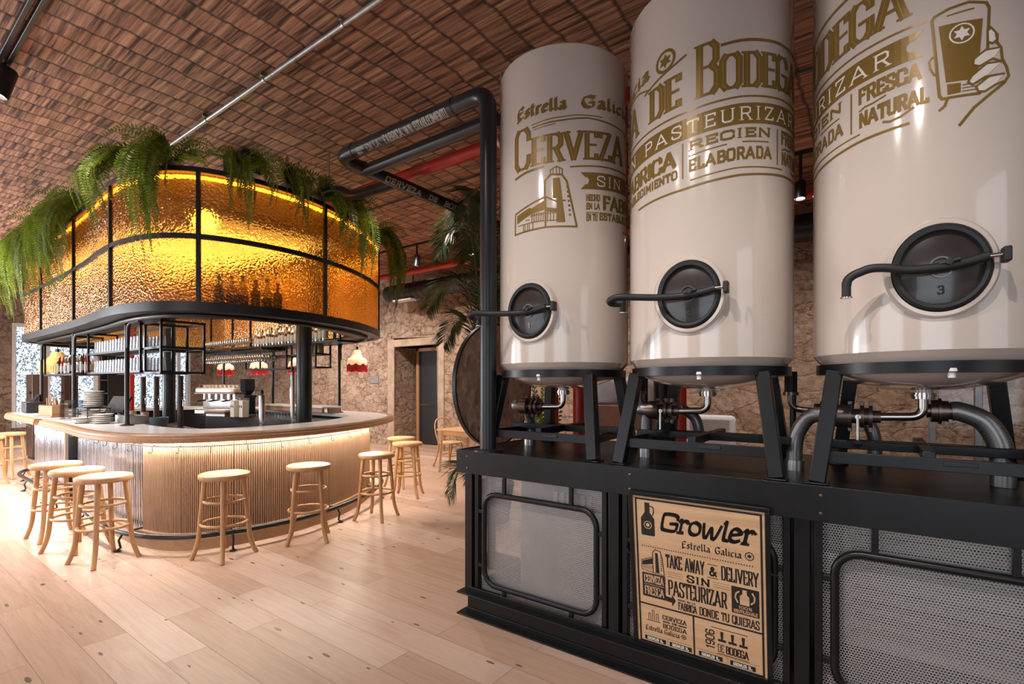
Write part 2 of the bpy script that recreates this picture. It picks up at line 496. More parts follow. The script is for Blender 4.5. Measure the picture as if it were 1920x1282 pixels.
M['floor'] = m_floor()
M['reed'] = m_reed()
M['stone'] = m_stone()
M['amber'] = m_amber()
M['glass'] = m_clear('clear glass', (0.93, 0.94, 0.96), 0.14)
M['glass_ware'] = m_clear('glassware', (0.86, 0.86, 0.87), 0.10, 0.10)
M['pane'] = m_clear('window pane', (0.97, 0.98, 1.0), 0.03)
M['mesh'] = m_mesh()
M['mirror_flute'] = m_mirror_flute()
M['fern'] = m_leaf('fern green', (0.085, 0.14, 0.012), (0.24, 0.31, 0.03))
M['palm'] = m_leaf('palm green', (0.03, 0.05, 0.014), (0.075, 0.10, 0.032))
M['ivy'] = m_leaf('outdoor ivy', (0.20, 0.23, 0.22), (0.40, 0.44, 0.44))
M['chip'] = m_chip()
M['hose'] = m_hose()
M['plaster'] = mat('front plaster', (0.42, 0.36, 0.32), 0.8, 0, 0.1, 3, 0.1)
M['jamb'] = mat('limestone dressing', (0.34, 0.25, 0.18), 0.8, 0, 0.25, 5, 0.4)
M['bottle_clear'] = m_clear('clear bottle glass', (0.75, 0.72, 0.70), 0.22, 0.05)
M['bottle_green'] = mat('green bottle glass', (0.02, 0.05, 0.02), 0.08, 0, 0.1, coat=0.5)
M['bottle_brown'] = mat('brown bottle glass', (0.07, 0.025, 0.01), 0.08, 0, 0.1, coat=0.5)
M['bottle_red'] = mat('red bottle', (0.35, 0.04, 0.02), 0.15, 0, 0.1)
M['bottle_blue'] = mat('pale blue bottle', (0.20, 0.27, 0.30), 0.15, 0, 0.1)
M['jar_fruit'] = mat('preserved fruit', (0.25, 0.17, 0.05), 0.3, 0, 0.4, 25)
M['label_white'] = mat('paper label', (0.42, 0.39, 0.36), 0.6)


# ------------------------------------------------------------------ mesh helpers
class MB:
    def __init__(self):
        self.v = []
        self.f = []

    def add(self, vs, fs):
        k = len(self.v)
        self.v.extend(tuple(p) for p in vs)
        self.f.extend(tuple(i + k for i in f) for f in fs)

    def box(self, x0, x1, y0, y1, z0, z1, mtx=None):
        vs = [Vector((x, y, z)) for z in (z0, z1) for y in (y0, y1) for x in (x0, x1)]
        if mtx is not None:
            vs = [mtx @ v for v in vs]
        self.add(vs, [(0, 2, 3, 1), (4, 5, 7, 6), (0, 1, 5, 4), (2, 6, 7, 3), (0, 4, 6, 2), (1, 3, 7, 5)])
        return self

    def cbox(self, c, s, rz=0.0):
        m = Matrix.Translation(Vector(c)) @ Matrix.Rotation(rz, 4, 'Z')
        return self.box(-s[0] / 2, s[0] / 2, -s[1] / 2, s[1] / 2, -s[2] / 2, s[2] / 2, m)

    def beam(self, p, q, a, b, up=(0, 0, 1)):
        """a bar of section a x b from p to q"""
        p, q = Vector(p), Vector(q)
        d = q - p
        L = d.length
        d.normalize()
        u = Vector(up)
        s = d.cross(u)
        if s.length < 1e-4:
            s = d.cross(Vector((1, 0, 0)))
        s.normalize()
        u = s.cross(d)
        m = Matrix((s, d, u)).transposed().to_4x4()
        m.translation = p
        return self.box(-a / 2, a / 2, 0, L, -b / 2, b / 2, m)

    def tube(self, pts, r, n=10, closed=False, caps=True):
        pts = [Vector(p) for p in pts]
        rr = r if isinstance(r, (list, tuple)) else [r] * len(pts)
        m = len(pts)
        t0 = None
        rings = []
        ref = None
        for i, p in enumerate(pts):
            if closed:
                t = pts[(i + 1) % m] - pts[i - 1]
            else:
                t = pts[min(i + 1, m - 1)] - pts[max(i - 1, 0)]
            t.normalize()
            if ref is None:
                ref = t.cross(Vector((0, 0, 1)))
                if ref.length < 1e-3:
                    ref = t.cross(Vector((1, 0, 0)))
                ref.normalize()
            else:
                ref = ref - t * ref.dot(t)
                ref.normalize()
            b = t.cross(ref)
            rings.append([p + (ref * math.cos(2 * PI * k / n) + b * math.sin(2 * PI * k / n)) * rr[i] for k in range(n)])
        vs = [v for g in rings for v in g]
        fs = []
        for i in range(m if closed else m - 1):
            j = (i + 1) % m
            for k in range(n):
                k2 = (k + 1) % n
                fs.append((i * n + k, i * n + k2, j * n + k2, j * n + k))
        if caps and not closed:
            fs.append(tuple(range(n))[::-1])
            fs.append(tuple((m - 1) * n + k for k in range(n)))
        self.add(vs, fs)
        return self

    def lathe(self, prof, n=32, c=(0, 0, 0), mtx=None, a0=0.0, a1=2 * PI, sx=1.0):
        """prof: list of (radius, height); turned about z"""
        full = abs(a1 - a0 - 2 * PI) < 1e-6
        cols = n if full else n + 1
        vs = []
        for r, z in prof:
            for k in range(cols):
                a = a0 + (a1 - a0) * k / n
                p = Vector((r * math.cos(a) * sx, r * math.sin(a), z))
                if mtx is not None:
                    p = mtx @ p
                vs.append(p + Vector(c))
        fs = []
        for i in range(len(prof) - 1):
            for k in range(n):
                k2 = (k + 1) % cols
                fs.append((i * cols + k, i * cols + k2, (i + 1) * cols + k2, (i + 1) * cols + k))
        if full:
            if prof[0][0] > 1e-6:
                fs.append(tuple(range(cols))[::-1])
            if prof[-1][0] > 1e-6:
                fs.append(tuple((len(prof) - 1) * cols + k for k in range(cols)))
        self.add(vs, fs)
        return self

    def sweep(self, path, prof, closed=False, nrm=None):
        """path: list of (x, y, nx, ny); prof: closed list of (out, z)"""
        m = len(prof)
        vs = []
        for x, y, nx, ny in path:
            for o, z in prof:
                vs.append((x + nx * o, y + ny * o, z))
        fs = []
        cnt = len(path)
        for i in range(cnt if closed else cnt - 1):
            j = (i + 1) % cnt
            for k in range(m):
                k2 = (k + 1) % m
                fs.append((i * m + k, j * m + k, j * m + k2, i * m + k2))
        if not closed:
            fs.append(tuple(range(m)))
            fs.append(tuple((cnt - 1) * m + k for k in range(m))[::-1])
        self.add(vs, fs)
        return self

    def build(self, name, m, parent=None, bevel=0.0, smooth=True, sharp=40, seg=2):
        off = Vector((0, 0, 0))
        if parent is not None:
            p = parent
            while p is not None:
                off += p.location
                p = p.parent
        me = bpy.data.meshes.new(name)
        me.from_pydata([(a - off.x, b - off.y, c - off.z) for a, b, c in self.v], [], self.f)
        me.materials.append(M[m] if isinstance(m, str) else m)
        bm = bmesh.new()
        bm.from_mesh(me)
        bmesh.ops.remove_doubles(bm, verts=bm.verts, dist=1e-6)
        bmesh.ops.recalc_face_normals(bm, faces=bm.faces)
        bm.to_mesh(me)
        bm.free()
        if smooth:
            me.polygons.foreach_set('use_smooth', [True] * len(me.polygons))
            me.set_sharp_from_angle(angle=math.radians(sharp))
        o = bpy.data.objects.new(name, me)
        col.objects.link(o)
        o.parent = parent
        if bevel:
            b = o.modifiers.new('bevel', 'BEVEL')
            b.width = bevel
            b.segments = seg
            b.limit_method = 'ANGLE'
            b.angle_limit = math.radians(40)
        return o


def tag(o, label=None, cat=None, group=None, kind=None):
    for k, v in (('label', label), ('category', cat), ('group', group), ('kind', kind)):
        if v:
            o[k] = v
    return o


def thing(name, label, cat, loc=(0, 0, 0), group=None, rz=0.0):
    o = bpy.data.objects.new(name, None)
    o.empty_display_size = 0.1
    col.objects.link(o)
    o.location = loc
    o.rotation_euler = (0, 0, rz)
    return tag(o, label, cat, group)


def struct(o):
    o['kind'] = 'structure'
    return o


def copy_tree(o, parent=None):
    c = o.copy()
    col.objects.link(c)
    if parent is not None:
        c.parent = parent
    for ch in list(o.children):
        copy_tree(ch, c)
    return c


def dup(o, loc, rz=0.0, label=None, group=None, scale=None):
    c = copy_tree(o)
    c.location = loc
    c.rotation_euler = (0, 0, rz)
    if label:
        c['label'] = label
    if group:
        c['group'] = group
    if scale:
        c.scale = (scale, scale, scale)
    return c


def crom(pts, closed=True, k=10):
    n = len(pts)
    out = []
    rng = range(n if closed else n - 1)
    for i in rng:
        if closed:
            p = [pts[(i + d) % n] for d in (-1, 0, 1, 2)]
        else:
            p = [pts[max(0, min(n - 1, i + d))] for d in (-1, 0, 1, 2)]
        for j in range(k):
            t = j / k
            out.append(tuple(0.5 * (2 * p[1][a] + (p[2][a] - p[0][a]) * t + (2 * p[0][a] - 5 * p[1][a] + 4 * p[2][a] - p[3][a]) * t * t
                                    + (3 * p[1][a] - p[0][a] - 3 * p[2][a] + p[3][a]) * t ** 3) for a in range(len(pts[0]))))
    if not closed:
        out.append(tuple(pts[-1]))
    return out


def arc_pts(c, r, a0, a1, n, plane='xz'):
    out = []
    for i in range(n + 1):
        a = math.radians(a0 + (a1 - a0) * i / n)
        u, v = r * math.cos(a), r * math.sin(a)
        out.append((c[0] + u, c[1], c[2] + v) if plane == 'xz' else (c[0] + u, c[1] + v, c[2]))
    return out


def round_path(pts, r, n=6):
    """polyline in 3D with its corners rounded"""
    pts = [Vector(p) for p in pts]
    out = [pts[0]]
    for i in range(1, len(pts) - 1):
        a, b, c = pts[i - 1], pts[i], pts[i + 1]
        d1, d2 = (a - b), (c - b)
        rr = min(r, d1.length * 0.49, d2.length * 0.49)
        p, q = b + d1.normalized() * rr, b + d2.normalized() * rr
        for k in range(n + 1):
            t = k / n
            out.append(p * (1 - t) ** 2 + b * 2 * t * (1 - t) + q * t * t)
    out.append(pts[-1])
    return out


# ------------------------------------------------------------------ drawn lettering (pen strokes)
def el(cx, cy, rx, ry, a0, a1, n=8):
    return [(cx + rx * math.cos(math.radians(a0 + (a1 - a0) * i / n)), cy + ry * math.sin(math.radians(a0 + (a1 - a0) * i / n))) for i in range(n + 1)]


_r = 0.16
GL = {
    'A': (.8, [[(0, 0), (.4, 1), (.8, 0)], [(.13, .3), (.67, .3)]]),
    'B': (.68, [[(.1, 0), (.1, 1)], [(.1, 1), (.5, 1), (.64, .9), (.64, .64), (.5, .54), (.1, .54)], [(.5, .54), (.68, .42), (.68, .12), (.52, 0), (.1, 0)]]),
    'C': (.66, [[(.66, .70), (.66, .86), (.52, 1), (.14, 1), (0, .86), (0, .14), (.14, 0), (.52, 0), (.66, .14), (.66, .30)]]),
    'D': (.68, [[(.1, 0), (.1, 1)], [(.1, 1), (.5, 1), (.68, .84), (.68, .16), (.5, 0), (.1, 0)]]),
    'E': (.58, [[(.08, 0), (.08, 1)], [(.08, 1), (.58, 1), (.58, .84)], [(.08, .52), (.46, .52)], [(.08, 0), (.58, 0), (.58, .16)]]),
    'F': (.56, [[(.08, 0), (.08, 1)], [(.08, 1), (.56, 1), (.56, .84)], [(.08, .52), (.44, .52)]]),
    'G': (.68, [[(.66, .74), (.66, .86), (.52, 1), (.14, 1), (0, .86), (0, .14), (.14, 0), (.52, 0), (.66, .14), (.66, .45), (.38, .45)]]),
    'H': (.7, [[(.06, 0), (.06, 1)], [(.64, 0), (.64, 1)], [(.06, .52), (.64, .52)]]),
    'I': (.2, [[(.1, 0), (.1, 1)]]),
    'K': (.68, [[(.08, 0), (.08, 1)], [(.66, 1), (.08, .42)], [(.26, .6), (.68, 0)]]),
    'L': (.54, [[(.08, 0), (.08, 1)], [(.08, 0), (.54, 0), (.54, .16)]]),
    'M': (.9, [[(.06, 0), (.06, 1), (.45, .3), (.84, 1), (.84, 0)]]),
    'N': (.72, [[(.06, 0), (.06, 1), (.66, 0), (.66, 1)]]),
    'O': (.68, [[(.14, 0), (.54, 0), (.68, .14), (.68, .86), (.54, 1), (.14, 1), (0, .86), (0, .14), (.14, 0)]]),
    'P': (.64, [[(.1, 0), (.1, 1)], [(.1, 1), (.5, 1), (.64, .9), (.64, .58), (.5, .46), (.1, .46)]]),
    'Q': (.68, [[(.14, 0), (.54, 0), (.68, .14), (.68, .86), (.54, 1), (.14, 1), (0, .86), (0, .14), (.14, 0)], [(.42, .2), (.68, -.08)]]),
    'R': (.68, [[(.1, 0), (.1, 1)], [(.1, 1), (.5, 1), (.64, .9), (.64, .6), (.5, .48), (.1, .48)], [(.4, .48), (.68, 0)]]),
    'S': (.62, [[(.6, .74), (.6, .87), (.47, 1), (.15, 1), (.02, .87), (.02, .66), (.6, .36), (.6, .13), (.47, 0), (.15, 0), (.02, .13), (.02, .27)]]),
    'T': (.66, [[(.33, 0), (.33, 1)], [(0, .84), (0, 1), (.66, 1), (.66, .84)]]),
    'U': (.68, [[(.04, 1), (.04, .14), (.18, 0), (.5, 0), (.64, .14), (.64, 1)]]),
    'V': (.74, [[(0, 1), (.37, 0), (.74, 1)]]),
    'W': (1.0, [[(0, 1), (.25, 0), (.5, .85), (.75, 0), (1, 1)]]),
    'Y': (.72, [[(0, 1), (.36, .48), (.72, 1)], [(.36, 0), (.36, .48)]]),
    'Z': (.62, [[(.02, .84), (.02, 1), (.6, 1), (.02, 0), (.62, 0), (.62, .16)]]),
    '&': (.76, [[(.72, 0), (.2, .7), (.2, .88), (.32, 1), (.46, .9), (.46, .74), (.06, .34), (.06, .12), (.2, 0), (.4, 0), (.7, .44)]]),
    '1': (.3, [[(.02, .8), (.18, 1), (.18, 0)]]),
    '2': (.58, [[(.02, .74), (.02, .87), (.15, 1), (.43, 1), (.56, .87), (.56, .62), (.02, 0), (.58, 0)]]),
    '3': (.58, [[(.04, .84), (.16, 1), (.42, 1), (.54, .87), (.54, .66), (.4, .54), (.24, .54)], [(.4, .54), (.58, .42), (.58, .13), (.44, 0), (.14, 0), (.02, .14)]]),
    '0': (.6, [[(.14, 0), (.46, 0), (.6, .14), (.6, .86), (.46, 1), (.14, 1), (0, .86), (0, .14), (.14, 0)]]),
    '6': (.6, [[(.56, .84), (.44, 1), (.14, 1), (0, .86), (0, .14), (.14, 0), (.46, 0), (.6, .14), (.6, .42), (.46, .54), (0, .54)]]),
    '9': (.6, [[(.04, .16), (.16, 0), (.46, 0), (.6, .14), (.6, .86), (.46, 1), (.14, 1), (0, .86), (0, .58), (.14, .46), (.6, .46)]]),
    '.': (.14, [[(.07, 0), (.07, .1)]]),
    '%': (.8, [[(.1, 0), (.7, 1)], [(.06, .7), (.06, 1), (.28, 1), (.28, .7), (.06, .7)], [(.52, 0), (.52, .3), (.74, .3), (.74, 0), (.52, 0)]]),
    'a': (.5, [[(.06, .52), (.2, .64), (.4, .56), (.4, .1), (.52, .0)], [(.4, .34), (.12, .3), (.06, .12), (.18, 0), (.4, .1)]]),
    'c': (.44, [[(.42, .56), (.26, .64), (.06, .5), (.06, .14), (.22, 0), (.44, .1)]]),
    'e': (.46, [[(.08, .3), (.42, .42), (.36, .58), (.2, .64), (.06, .48), (.06, .14), (.22, 0), (.44, .12)]]),
    'i': (.26, [[(.04, .56), (.13, .64), (.13, .08), (.26, 0)], [(.1, .84), (.16, .9)]]),
    'l': (.28, [[(.06, .92), (.13, 1), (.13, .1), (.28, 0)]]),
    'o': (.5, [[(.24, .64), (.06, .5), (.06, .14), (.24, 0), (.44, .14), (.44, .5), (.24, .64)]]),
    'r': (.42, [[(.04, .56), (.13, .64), (.13, .06)], [(.04, .0), (.24, .0)], [(.13, .46), (.28, .64), (.42, .54)]]),
    's': (.42, [[(.4, .56), (.24, .64), (.06, .5), (.38, .2), (.34, .06), (.18, 0), (.02, .1)]]),
    't': (.34, [[(.14, .92), (.14, .1), (.22, 0), (.34, .06)], [(.0, .64), (.32, .64)]]),
    'w': (.74, [[(.04, .62), (.12, .08), (.22, 0), (.36, .5), (.46, 0), (.58, .06), (.72, .62)]]),
    ' ': (.34, []),
}
BLACK = {  # broken capitals
    'E': (.62, [[(.58, .84), (.40, 1), (.12, .84), (.06, .5), (.12, .12), (.32, -.02), (.62, .14)], [(.1, .52), (.5, .56)], [(0, .0), (.14, -.12)]]),
    'G': (.72, [[(.66, .78), (.44, 1), (.12, .82), (.04, .44), (.18, .08), (.42, 0), (.64, .12), (.64, .46), (.38, .46)], [(.2, .9), (.72, .98)]]),
}


def strokes(s, x0, x1, y0, y1, t, gap=0.24, big=None, nib=None, caps=BLACK, slab=0.0, hth=1.0, curvy=False):
    """pen-stroke quads for a word fitted in a box; big: {index: scale} for drop capitals; nib: broad-nib angle in degrees"""
    adv = []
    x = 0.0
    for i, ch in enumerate(s):
        g = caps[ch] if (nib is not None and ch in caps) else GL[ch]
        k = (big or {}).get(i, (1.0, 0.0))
        wscale = 1 + (k[0] - 1) * 0.45
        adv.append((x, g, k, wscale))
        x += g[0] * wscale + gap
    tot = max(x - gap, 1e-6)
    W, Hh = x1 - x0 - t, y1 - y0
    out = []
    for xo, g, k, ws in adv:
        for pl in g[1]:
            pts = [(x0 + t / 2 + (xo + px * ws) / tot * W, y0 + k[1] * Hh + (py * (k[0] * Hh - t * hth) + t * hth / 2)) for px, py in pl]
            if curvy and len(pts) > 2:
                pts = crom(pts, False, 5)
            for i in range(len(pts) - 1):
                (ax, ay), (bx, by) = pts[i], pts[i + 1]
                if nib is not None:
                    nx, ny = math.cos(math.radians(nib)) * t / 2, math.sin(math.radians(nib)) * t / 2
                    out.append([(ax - nx, ay - ny), (ax + nx, ay + ny), (bx + nx, by + ny), (bx - nx, by - ny)])
                    sx, sy = -ny * 0.35, nx * 0.35
                    out.append([(ax - sx, ay - sy), (ax + sx, ay + sy), (bx + sx, by + sy), (bx - sx, by - sy)])
                    continue
                dx, dy = bx - ax, by - ay
                L = math.hypot(dx, dy) or 1e-9
                dx, dy = dx / L, dy / L
                tt = t * (hth + (1 - hth) * min(1.0, abs(dy) * 1.25))
                e0 = t * 0.5 if i == 0 and len(pts) > 2 and pts[0] == pts[-1] else (0 if i == 0 else t * 0.28)
                e1 = t * 0.28 if i < len(pts) - 2 else 0
                if abs(dx) > 0.9:
                    e0 = max(e0, t * 0.5)
                    e1 = max(e1, t * 0.5)
                if abs(dy) > 0.6:
                    e0, e1 = min(e0, t * hth * 0.5), min(e1, t * hth * 0.5)
                    if i == 0:
                        e0 = t * hth * 0.5
                    if i == len(pts) - 2:
                        e1 = t * hth * 0.5
                ax2, ay2, bx2, by2 = ax - dx * e0, ay - dy * e0, bx + dx * e1, by + dy * e1
                px_, py_ = -dy * tt / 2, dx * tt / 2
                out.append([(ax2 + px_, ay2 + py_), (ax2 - px_, ay2 - py_), (bx2 - px_, by2 - py_), (bx2 + px_, by2 + py_)])
            if slab:
                for (ex, ey), (qx, qy), (ux, uy) in ((pts[0], pts[1], pl[0]), (pts[-1], pts[-2], pl[-1])):
                    if uy in (0, 1) and abs(ey - qy) > 0.6 * abs(ex - qx) + 1e-9 and abs(ey - qy) > 0.2 * Hh:
                        sgn = 1 if uy == 1 else -1
                        hw = t * (0.5 + slab)
                        yy = ey + sgn * t * hth / 2
                        th = -sgn * t * 0.40 * (1 if hth == 1 else 0.8)
                        out.append([(ex - hw, yy), (ex + hw, yy), (ex + hw, yy + th), (ex - hw, yy + th)])
    return out


def pline(pts, t, closed=False):
    out = []
    n = len(pts)
    for i in range(n if closed else n - 1):
        (ax, ay), (bx, by) = pts[i], pts[(i + 1) % n]
        dx, dy = bx - ax, by - ay
        L = math.hypot(dx, dy) or 1e-9
        dx, dy = dx / L, dy / L
        e = t * 0.3
        out.append([(ax - dx * e - dy * t / 2, ay - dy * e + dx * t / 2), (ax - dx * e + dy * t / 2, ay - dy * e - dx * t / 2),
                    (bx + dx * e + dy * t / 2, by + dy * e - dx * t / 2), (bx + dx * e - dy * t / 2, by + dy * e + dx * t / 2)])
    return out


def quad_split(p0, p1, p2, p3, nx=6, ny=1):
    """quad grid, corners given counter-clockwise"""
    out = []
    L = lambda a, b, t: (a[0] + (b[0] - a[0]) * t, a[1] + (b[1] - a[1]) * t)
    for i in range(nx):
        for j in range(ny):
            q = []
            for di, dj in ((0, 0), (1, 0), (1, 1), (0, 1)):
                u, v = (i + di) / nx, (j + dj) / ny
                q.append(L(L(p0, p1, u), L(p3, p2, u), v))
            out.append(q)
    return out


def star6(cx, cy, r, sy=1.0):
    o = []
    for k in range(6):
        a = math.radians(90 + 60 * k)
        b0, b1 = a - math.radians(30), a + math.radians(30)
        q = 0.55
        o.append([(cx, cy), (cx + r * q * math.cos(b0), cy + r * q * math.sin(b0) * sy), (cx + r * math.cos(a), cy + r * math.sin(a) * sy),
                  (cx + r * q * math.cos(b1), cy + r * q * math.sin(b1) * sy)])
    return o


def ringq(cx, cy, r0, r1, n=20, sy=1.0):
    o = []
    for k in range(n):
        a, b = 2 * PI * k / n, 2 * PI * (k + 1) / n
        o.append([(cx + r0 * math.cos(a), cy + r0 * math.sin(a) * sy), (cx + r1 * math.cos(a), cy + r1 * math.sin(a) * sy),
                  (cx + r1 * math.cos(b), cy + r1 * math.sin(b) * sy), (cx + r0 * math.cos(b), cy + r0 * math.sin(b) * sy)])
    return o


def _half(poly, ax, lim, keep_less):
    out = []
    n = len(poly)
    for i in range(n):
        p, q = poly[i], poly[(i + 1) % n]
        ip = (p[ax] <= lim) if keep_less else (p[ax] >= lim)
        iq = (q[ax] <= lim) if keep_less else (q[ax] >= lim)
        if ip:
            out.append(p)
        if ip != iq:
            t = (lim - p[ax]) / (q[ax] - p[ax])
            out.append((p[0] + (q[0] - p[0]) * t, p[1] + (q[1] - p[1]) * t))
    return out


def strips(poly, ax, step):
    """cut a polygon into strips along one axis so that it can bend round a surface"""
    lo, hi = min(p[ax] for p in poly), max(p[ax] for p in poly)
    if hi - lo <= step * 1.2:
        return [poly]
    n = max(1, math.ceil((hi - lo) / step))
    out = []
    for i in range(n):
        a, c = lo + (hi - lo) * i / n, lo + (hi - lo) * (i + 1) / n
        q = _half(_half(poly, ax, c, True), ax, a, False)
        q = [p for k, p in enumerate(q) if math.dist(p, q[k - 1]) > 1e-7]
        if len(q) >= 3:
            out.append(q)
    return out


def put_quads(polys, fn, name, m, parent, sub=None, suby=None):
    """lay flat polygons on a surface through fn(x, y) -> point; sub, suby: longest run before it is cut to bend"""
    b = MB()
    for q in polys:
        parts = [q]
        if sub:
            parts = strips(q, 0, sub)
        if suby:
            parts = [r for p in parts for r in strips(p, 1, suby)]
        for p in parts:
            b.add([fn(x, y) for x, y in p], [tuple(range(len(p)))])
    return b.build(name, m, parent, smooth=False)


# ------------------------------------------------------------------ the room
XL, XR, YF, YB, ZC = -19.5, 3.0, -2.2, 8.3, 4.2
b = MB().box(XL - 0.5, XR + 0.3, YF - 0.3, YB + 1.2, -0.12, 0)
struct(b.build('floor', 'floor', smooth=False))
b = MB().box(XL - 0.5, XR + 0.3, YF - 0.3, YB + 1.2, ZC, ZC + 0.12)
struct(b.build('ceiling', 'reed', smooth=False))
# back wall with its deep doorway
DX0, DX1, DZ = -9.63, -8.13, 2.44
b = MB()
b.box(XL, DX0, YB, YB + 0.75, 0, ZC).box(DX1, XR, YB, YB + 0.75, 0, ZC).box(DX0, DX1, YB, YB + 0.75, DZ, ZC)
struct(b.build('wall_back', 'stone', smooth=False))
b = MB().box(DX0 - 0.24, DX0, YB - 0.03, YB + 0.6, 0, DZ + 0.2).box(DX1, DX1 + 0.2, YB - 0.03, YB + 0.6, 0, DZ + 0.2)
b.box(DX0, DX1, YB - 0.03, YB + 0.6, DZ, DZ + 0.2)
struct(b.build('trim_1', 'jamb', bevel=0.02))
b = MB().box(DX0 - 0.2, DX1 + 0.2, YB + 0.75, YB + 0.8, 0, DZ + 0.2)
struct(b.build('wall_recess', 'plaster', smooth=False))
dr = struct(MB().box(-9.42, -8.62, YB + 0.64, YB + 0.69, 0.01, 2.36).build('door_1', 'door_black', bevel=0.004))
struct(MB().box(-9.36, -8.68, YB + 0.60, YB + 0.64, 0.98, 1.03).build('door_bar', 'chrome', dr))
b = MB().box(-9.50, -9.42, YB + 0.6, YB + 0.7, 0, 2.44).box(-8.62, -8.54, YB + 0.6, YB + 0.7, 0, 2.44).box(-9.5, -8.54, YB + 0.6, YB + 0.7, 2.36, 2.44)
struct(b.build('trim_2', 'oak_edge', bevel=0.004))
# left wall with two tall windows
WINS = ((3.05, 4.98), (5.74, 7.57))
b = MB()
ys = [YF, 3.05, 4.98, 5.74, 7.57, YB]
for i in (0, 2, 4):
    b.box(XL - 0.45, XL, ys[i], ys[i + 1], 0, ZC)
for y0, y1 in WINS:
    b.box(XL - 0.45, XL, y0, y1, 3.25, ZC).box(XL - 0.45, XL, y0, y1, 0, 0.3)
struct(b.build('wall_left', 'stone', smooth=False))
for i, (y0, y1) in enumerate(WINS):
    f = MB()
    x0, x1 = XL - 0.12, XL - 0.02
    for a, c in ((y0, y0 + 0.1), (y1 - 0.1, y1)):
        f.box(x0, x1, a, c, 0.3, 3.25)
    if i == 0:
        f.box(x0, x1, y0 + 0.62, y0 + 0.82, 0.4, 3.15)
    else:
        f.box(x0, x1, y0 + 1.42, y0 + 1.52, 0.4, 3.15)
    f.box(x0, x1, y0 + 0.1, y1 - 0.1, 0.3, 0.4).box(x0, x1, y0 + 0.1, y1 - 0.1, 3.15, 3.25)
    fr = struct(f.build('window_%d' % (i + 1), 'white_paint', bevel=0.008))
    struct(MB().box(XL - 0.08, XL - 0.06, y0 + 0.1, y1 - 0.1, 0.4, 3.15).build('window_pane', 'pane', fr, smooth=False))
# street-side wall behind the camera with three openings and one added to light the ceiling, and the right-hand wall
b = MB()
xs = [XL, -14.5, -11.5, -9.8, -6.8, -4.7, -1.7, -0.3, 2.1, XR]
for i in range(0, 9, 2):
    b.box(xs[i], xs[i + 1], YF - 0.3, YF, 0, ZC)
for i in (1, 3, 5, 7):
    b.box(xs[i], xs[i + 1], YF - 0.3, YF, 3.1, ZC).box(xs[i], xs[i + 1], YF - 0.3, YF, 0, 0.3)
struct(b.build('wall_front', 'plaster', smooth=False))
struct(MB().box(XR, XR + 0.3, YF, YB, 0, ZC).build('wall_right', 'plaster', smooth=False))

# ivy seen through the two windows: a leafy bank outdoors
b = MB()
for k in range(30000):
    y, z = R.uniform(1.5, 10.5), R.uniform(-0.2, 4.6)
    x = XL - 3.0 - R.random() * 1.2
    if R.random() < 0.32 + 0.1 * math.sin(y * 3.1) * math.cos(z * 2.3):
        continue
    s = R.uniform(0.025, 0.06)
    m = Matrix.Translation((x, y, z)) @ Euler((R.uniform(0, 6), R.uniform(0, 6), R.uniform(0, 6))).to_matrix().to_4x4()
    b.add([m @ Vector(p) for p in ((-s, 0, 0), (0, -s * 0.5, 0.01), (s, 0, 0), (0, s * 0.5, 0.01))], [(0, 1, 2, 3)])
tag(b.build('ivy_bank', 'ivy', smooth=False), 'pale leafy ivy growing outdoors behind the far left windows', 'ivy', kind='stuff')

# ------------------------------------------------------------------ things on the ceiling
t = thing('conduit_pipe', 'long thin grey conduit clipped straight across the reed ceiling', 'pipe', (-4.0, 2.24, 4.15))
MB().tube([(-7.4, 2.24, 4.15), (2.5, 2.24, 4.15)], 0.019, 10).build('tube', 'galv', t)
for i in range(7):
    x = -6.52 + i * 1.12
    b = MB().tube([(x - 0.012, 2.24, 4.15), (x + 0.012, 2.24, 4.15)], 0.026, 10).box(x - 0.01, x + 0.01, 2.20, 2.28, 4.172, 4.2)
    b.build('clip', 'steel', t)


def spotlight(loc, aim, label, s=1.0, drop=0.07):
    t = thing('spotlight', label, 'spotlight', loc, 'black track spotlights')
    L = Vector(loc)
    d = Vector(aim).normalized()
    MB().tube([L, L - Vector((0, 0, drop * s))], 0.014 * s, 8).build('stem', 'frame_black', t)
    c = L - Vector((0, 0, (drop + 0.03) * s))
    q = d.to_track_quat('Z', 'Y').to_matrix().to_4x4()
    q.translation = c
    MB().lathe([(0.0, -0.08 * s), (0.04 * s, -0.08 * s), (0.046 * s, -0.07 * s), (0.046 * s, 0.085 * s), (0.040 * s, 0.085 * s), (0.040 * s, 0.06 * s), (0.0, 0.06 * s)], 20, mtx=q).build('housing', 'frame_black', t)
    MB().lathe([(0.0, 0.0), (0.037 * s, 0.0), (0.037 * s, 0.006), (0, 0.006)], 18, mtx=q @ Matrix.Translation((0, 0, 0.064 * s))).build('lens', 'spot_emit', t)
    return t


t = thing('lighting_track', 'twin black lighting track on the ceiling at top left', 'lighting track', (-6.2, 0.86, 4.17))
for dy in (0, 0.055):
    MB().box(-8.0, -2.0, 0.82 + dy, 0.85 + dy, 4.155, 4.2).build('rail', 'frame_black', t, bevel=0.003)
spotlight((-5.82, 0.86, 4.155), (-0.1, -0.25, -1), 'black spotlight on the ceiling track at top left corner', 1.5)
t = thing('lighting_track', 'long black lighting track on the ceiling above the back tables', 'lighting track', (-7.2, 6.2, 4.17))
MB().box(-9.5, 0.4, 6.6, 6.64, 4.165, 4.2).build('rail', 'frame_black', t, bevel=0.003)
spotlight((-7.05, 6.62, 4.165), (-0.15, 0.0, -1), 'black spotlight hanging left on the far track before the red pipe', 1.25, 0.2)
spotlight((-5.67, 6.62, 4.165), (0.0, -0.1, -1), 'black spotlight beside the palm fronds on the far track', 1.25, 0.2)
spotlight((-0.69, 6.62, 4.165), (0.0, -0.1, -1), 'black spotlight seen between the second and third tanks', 1.25, 0.3)

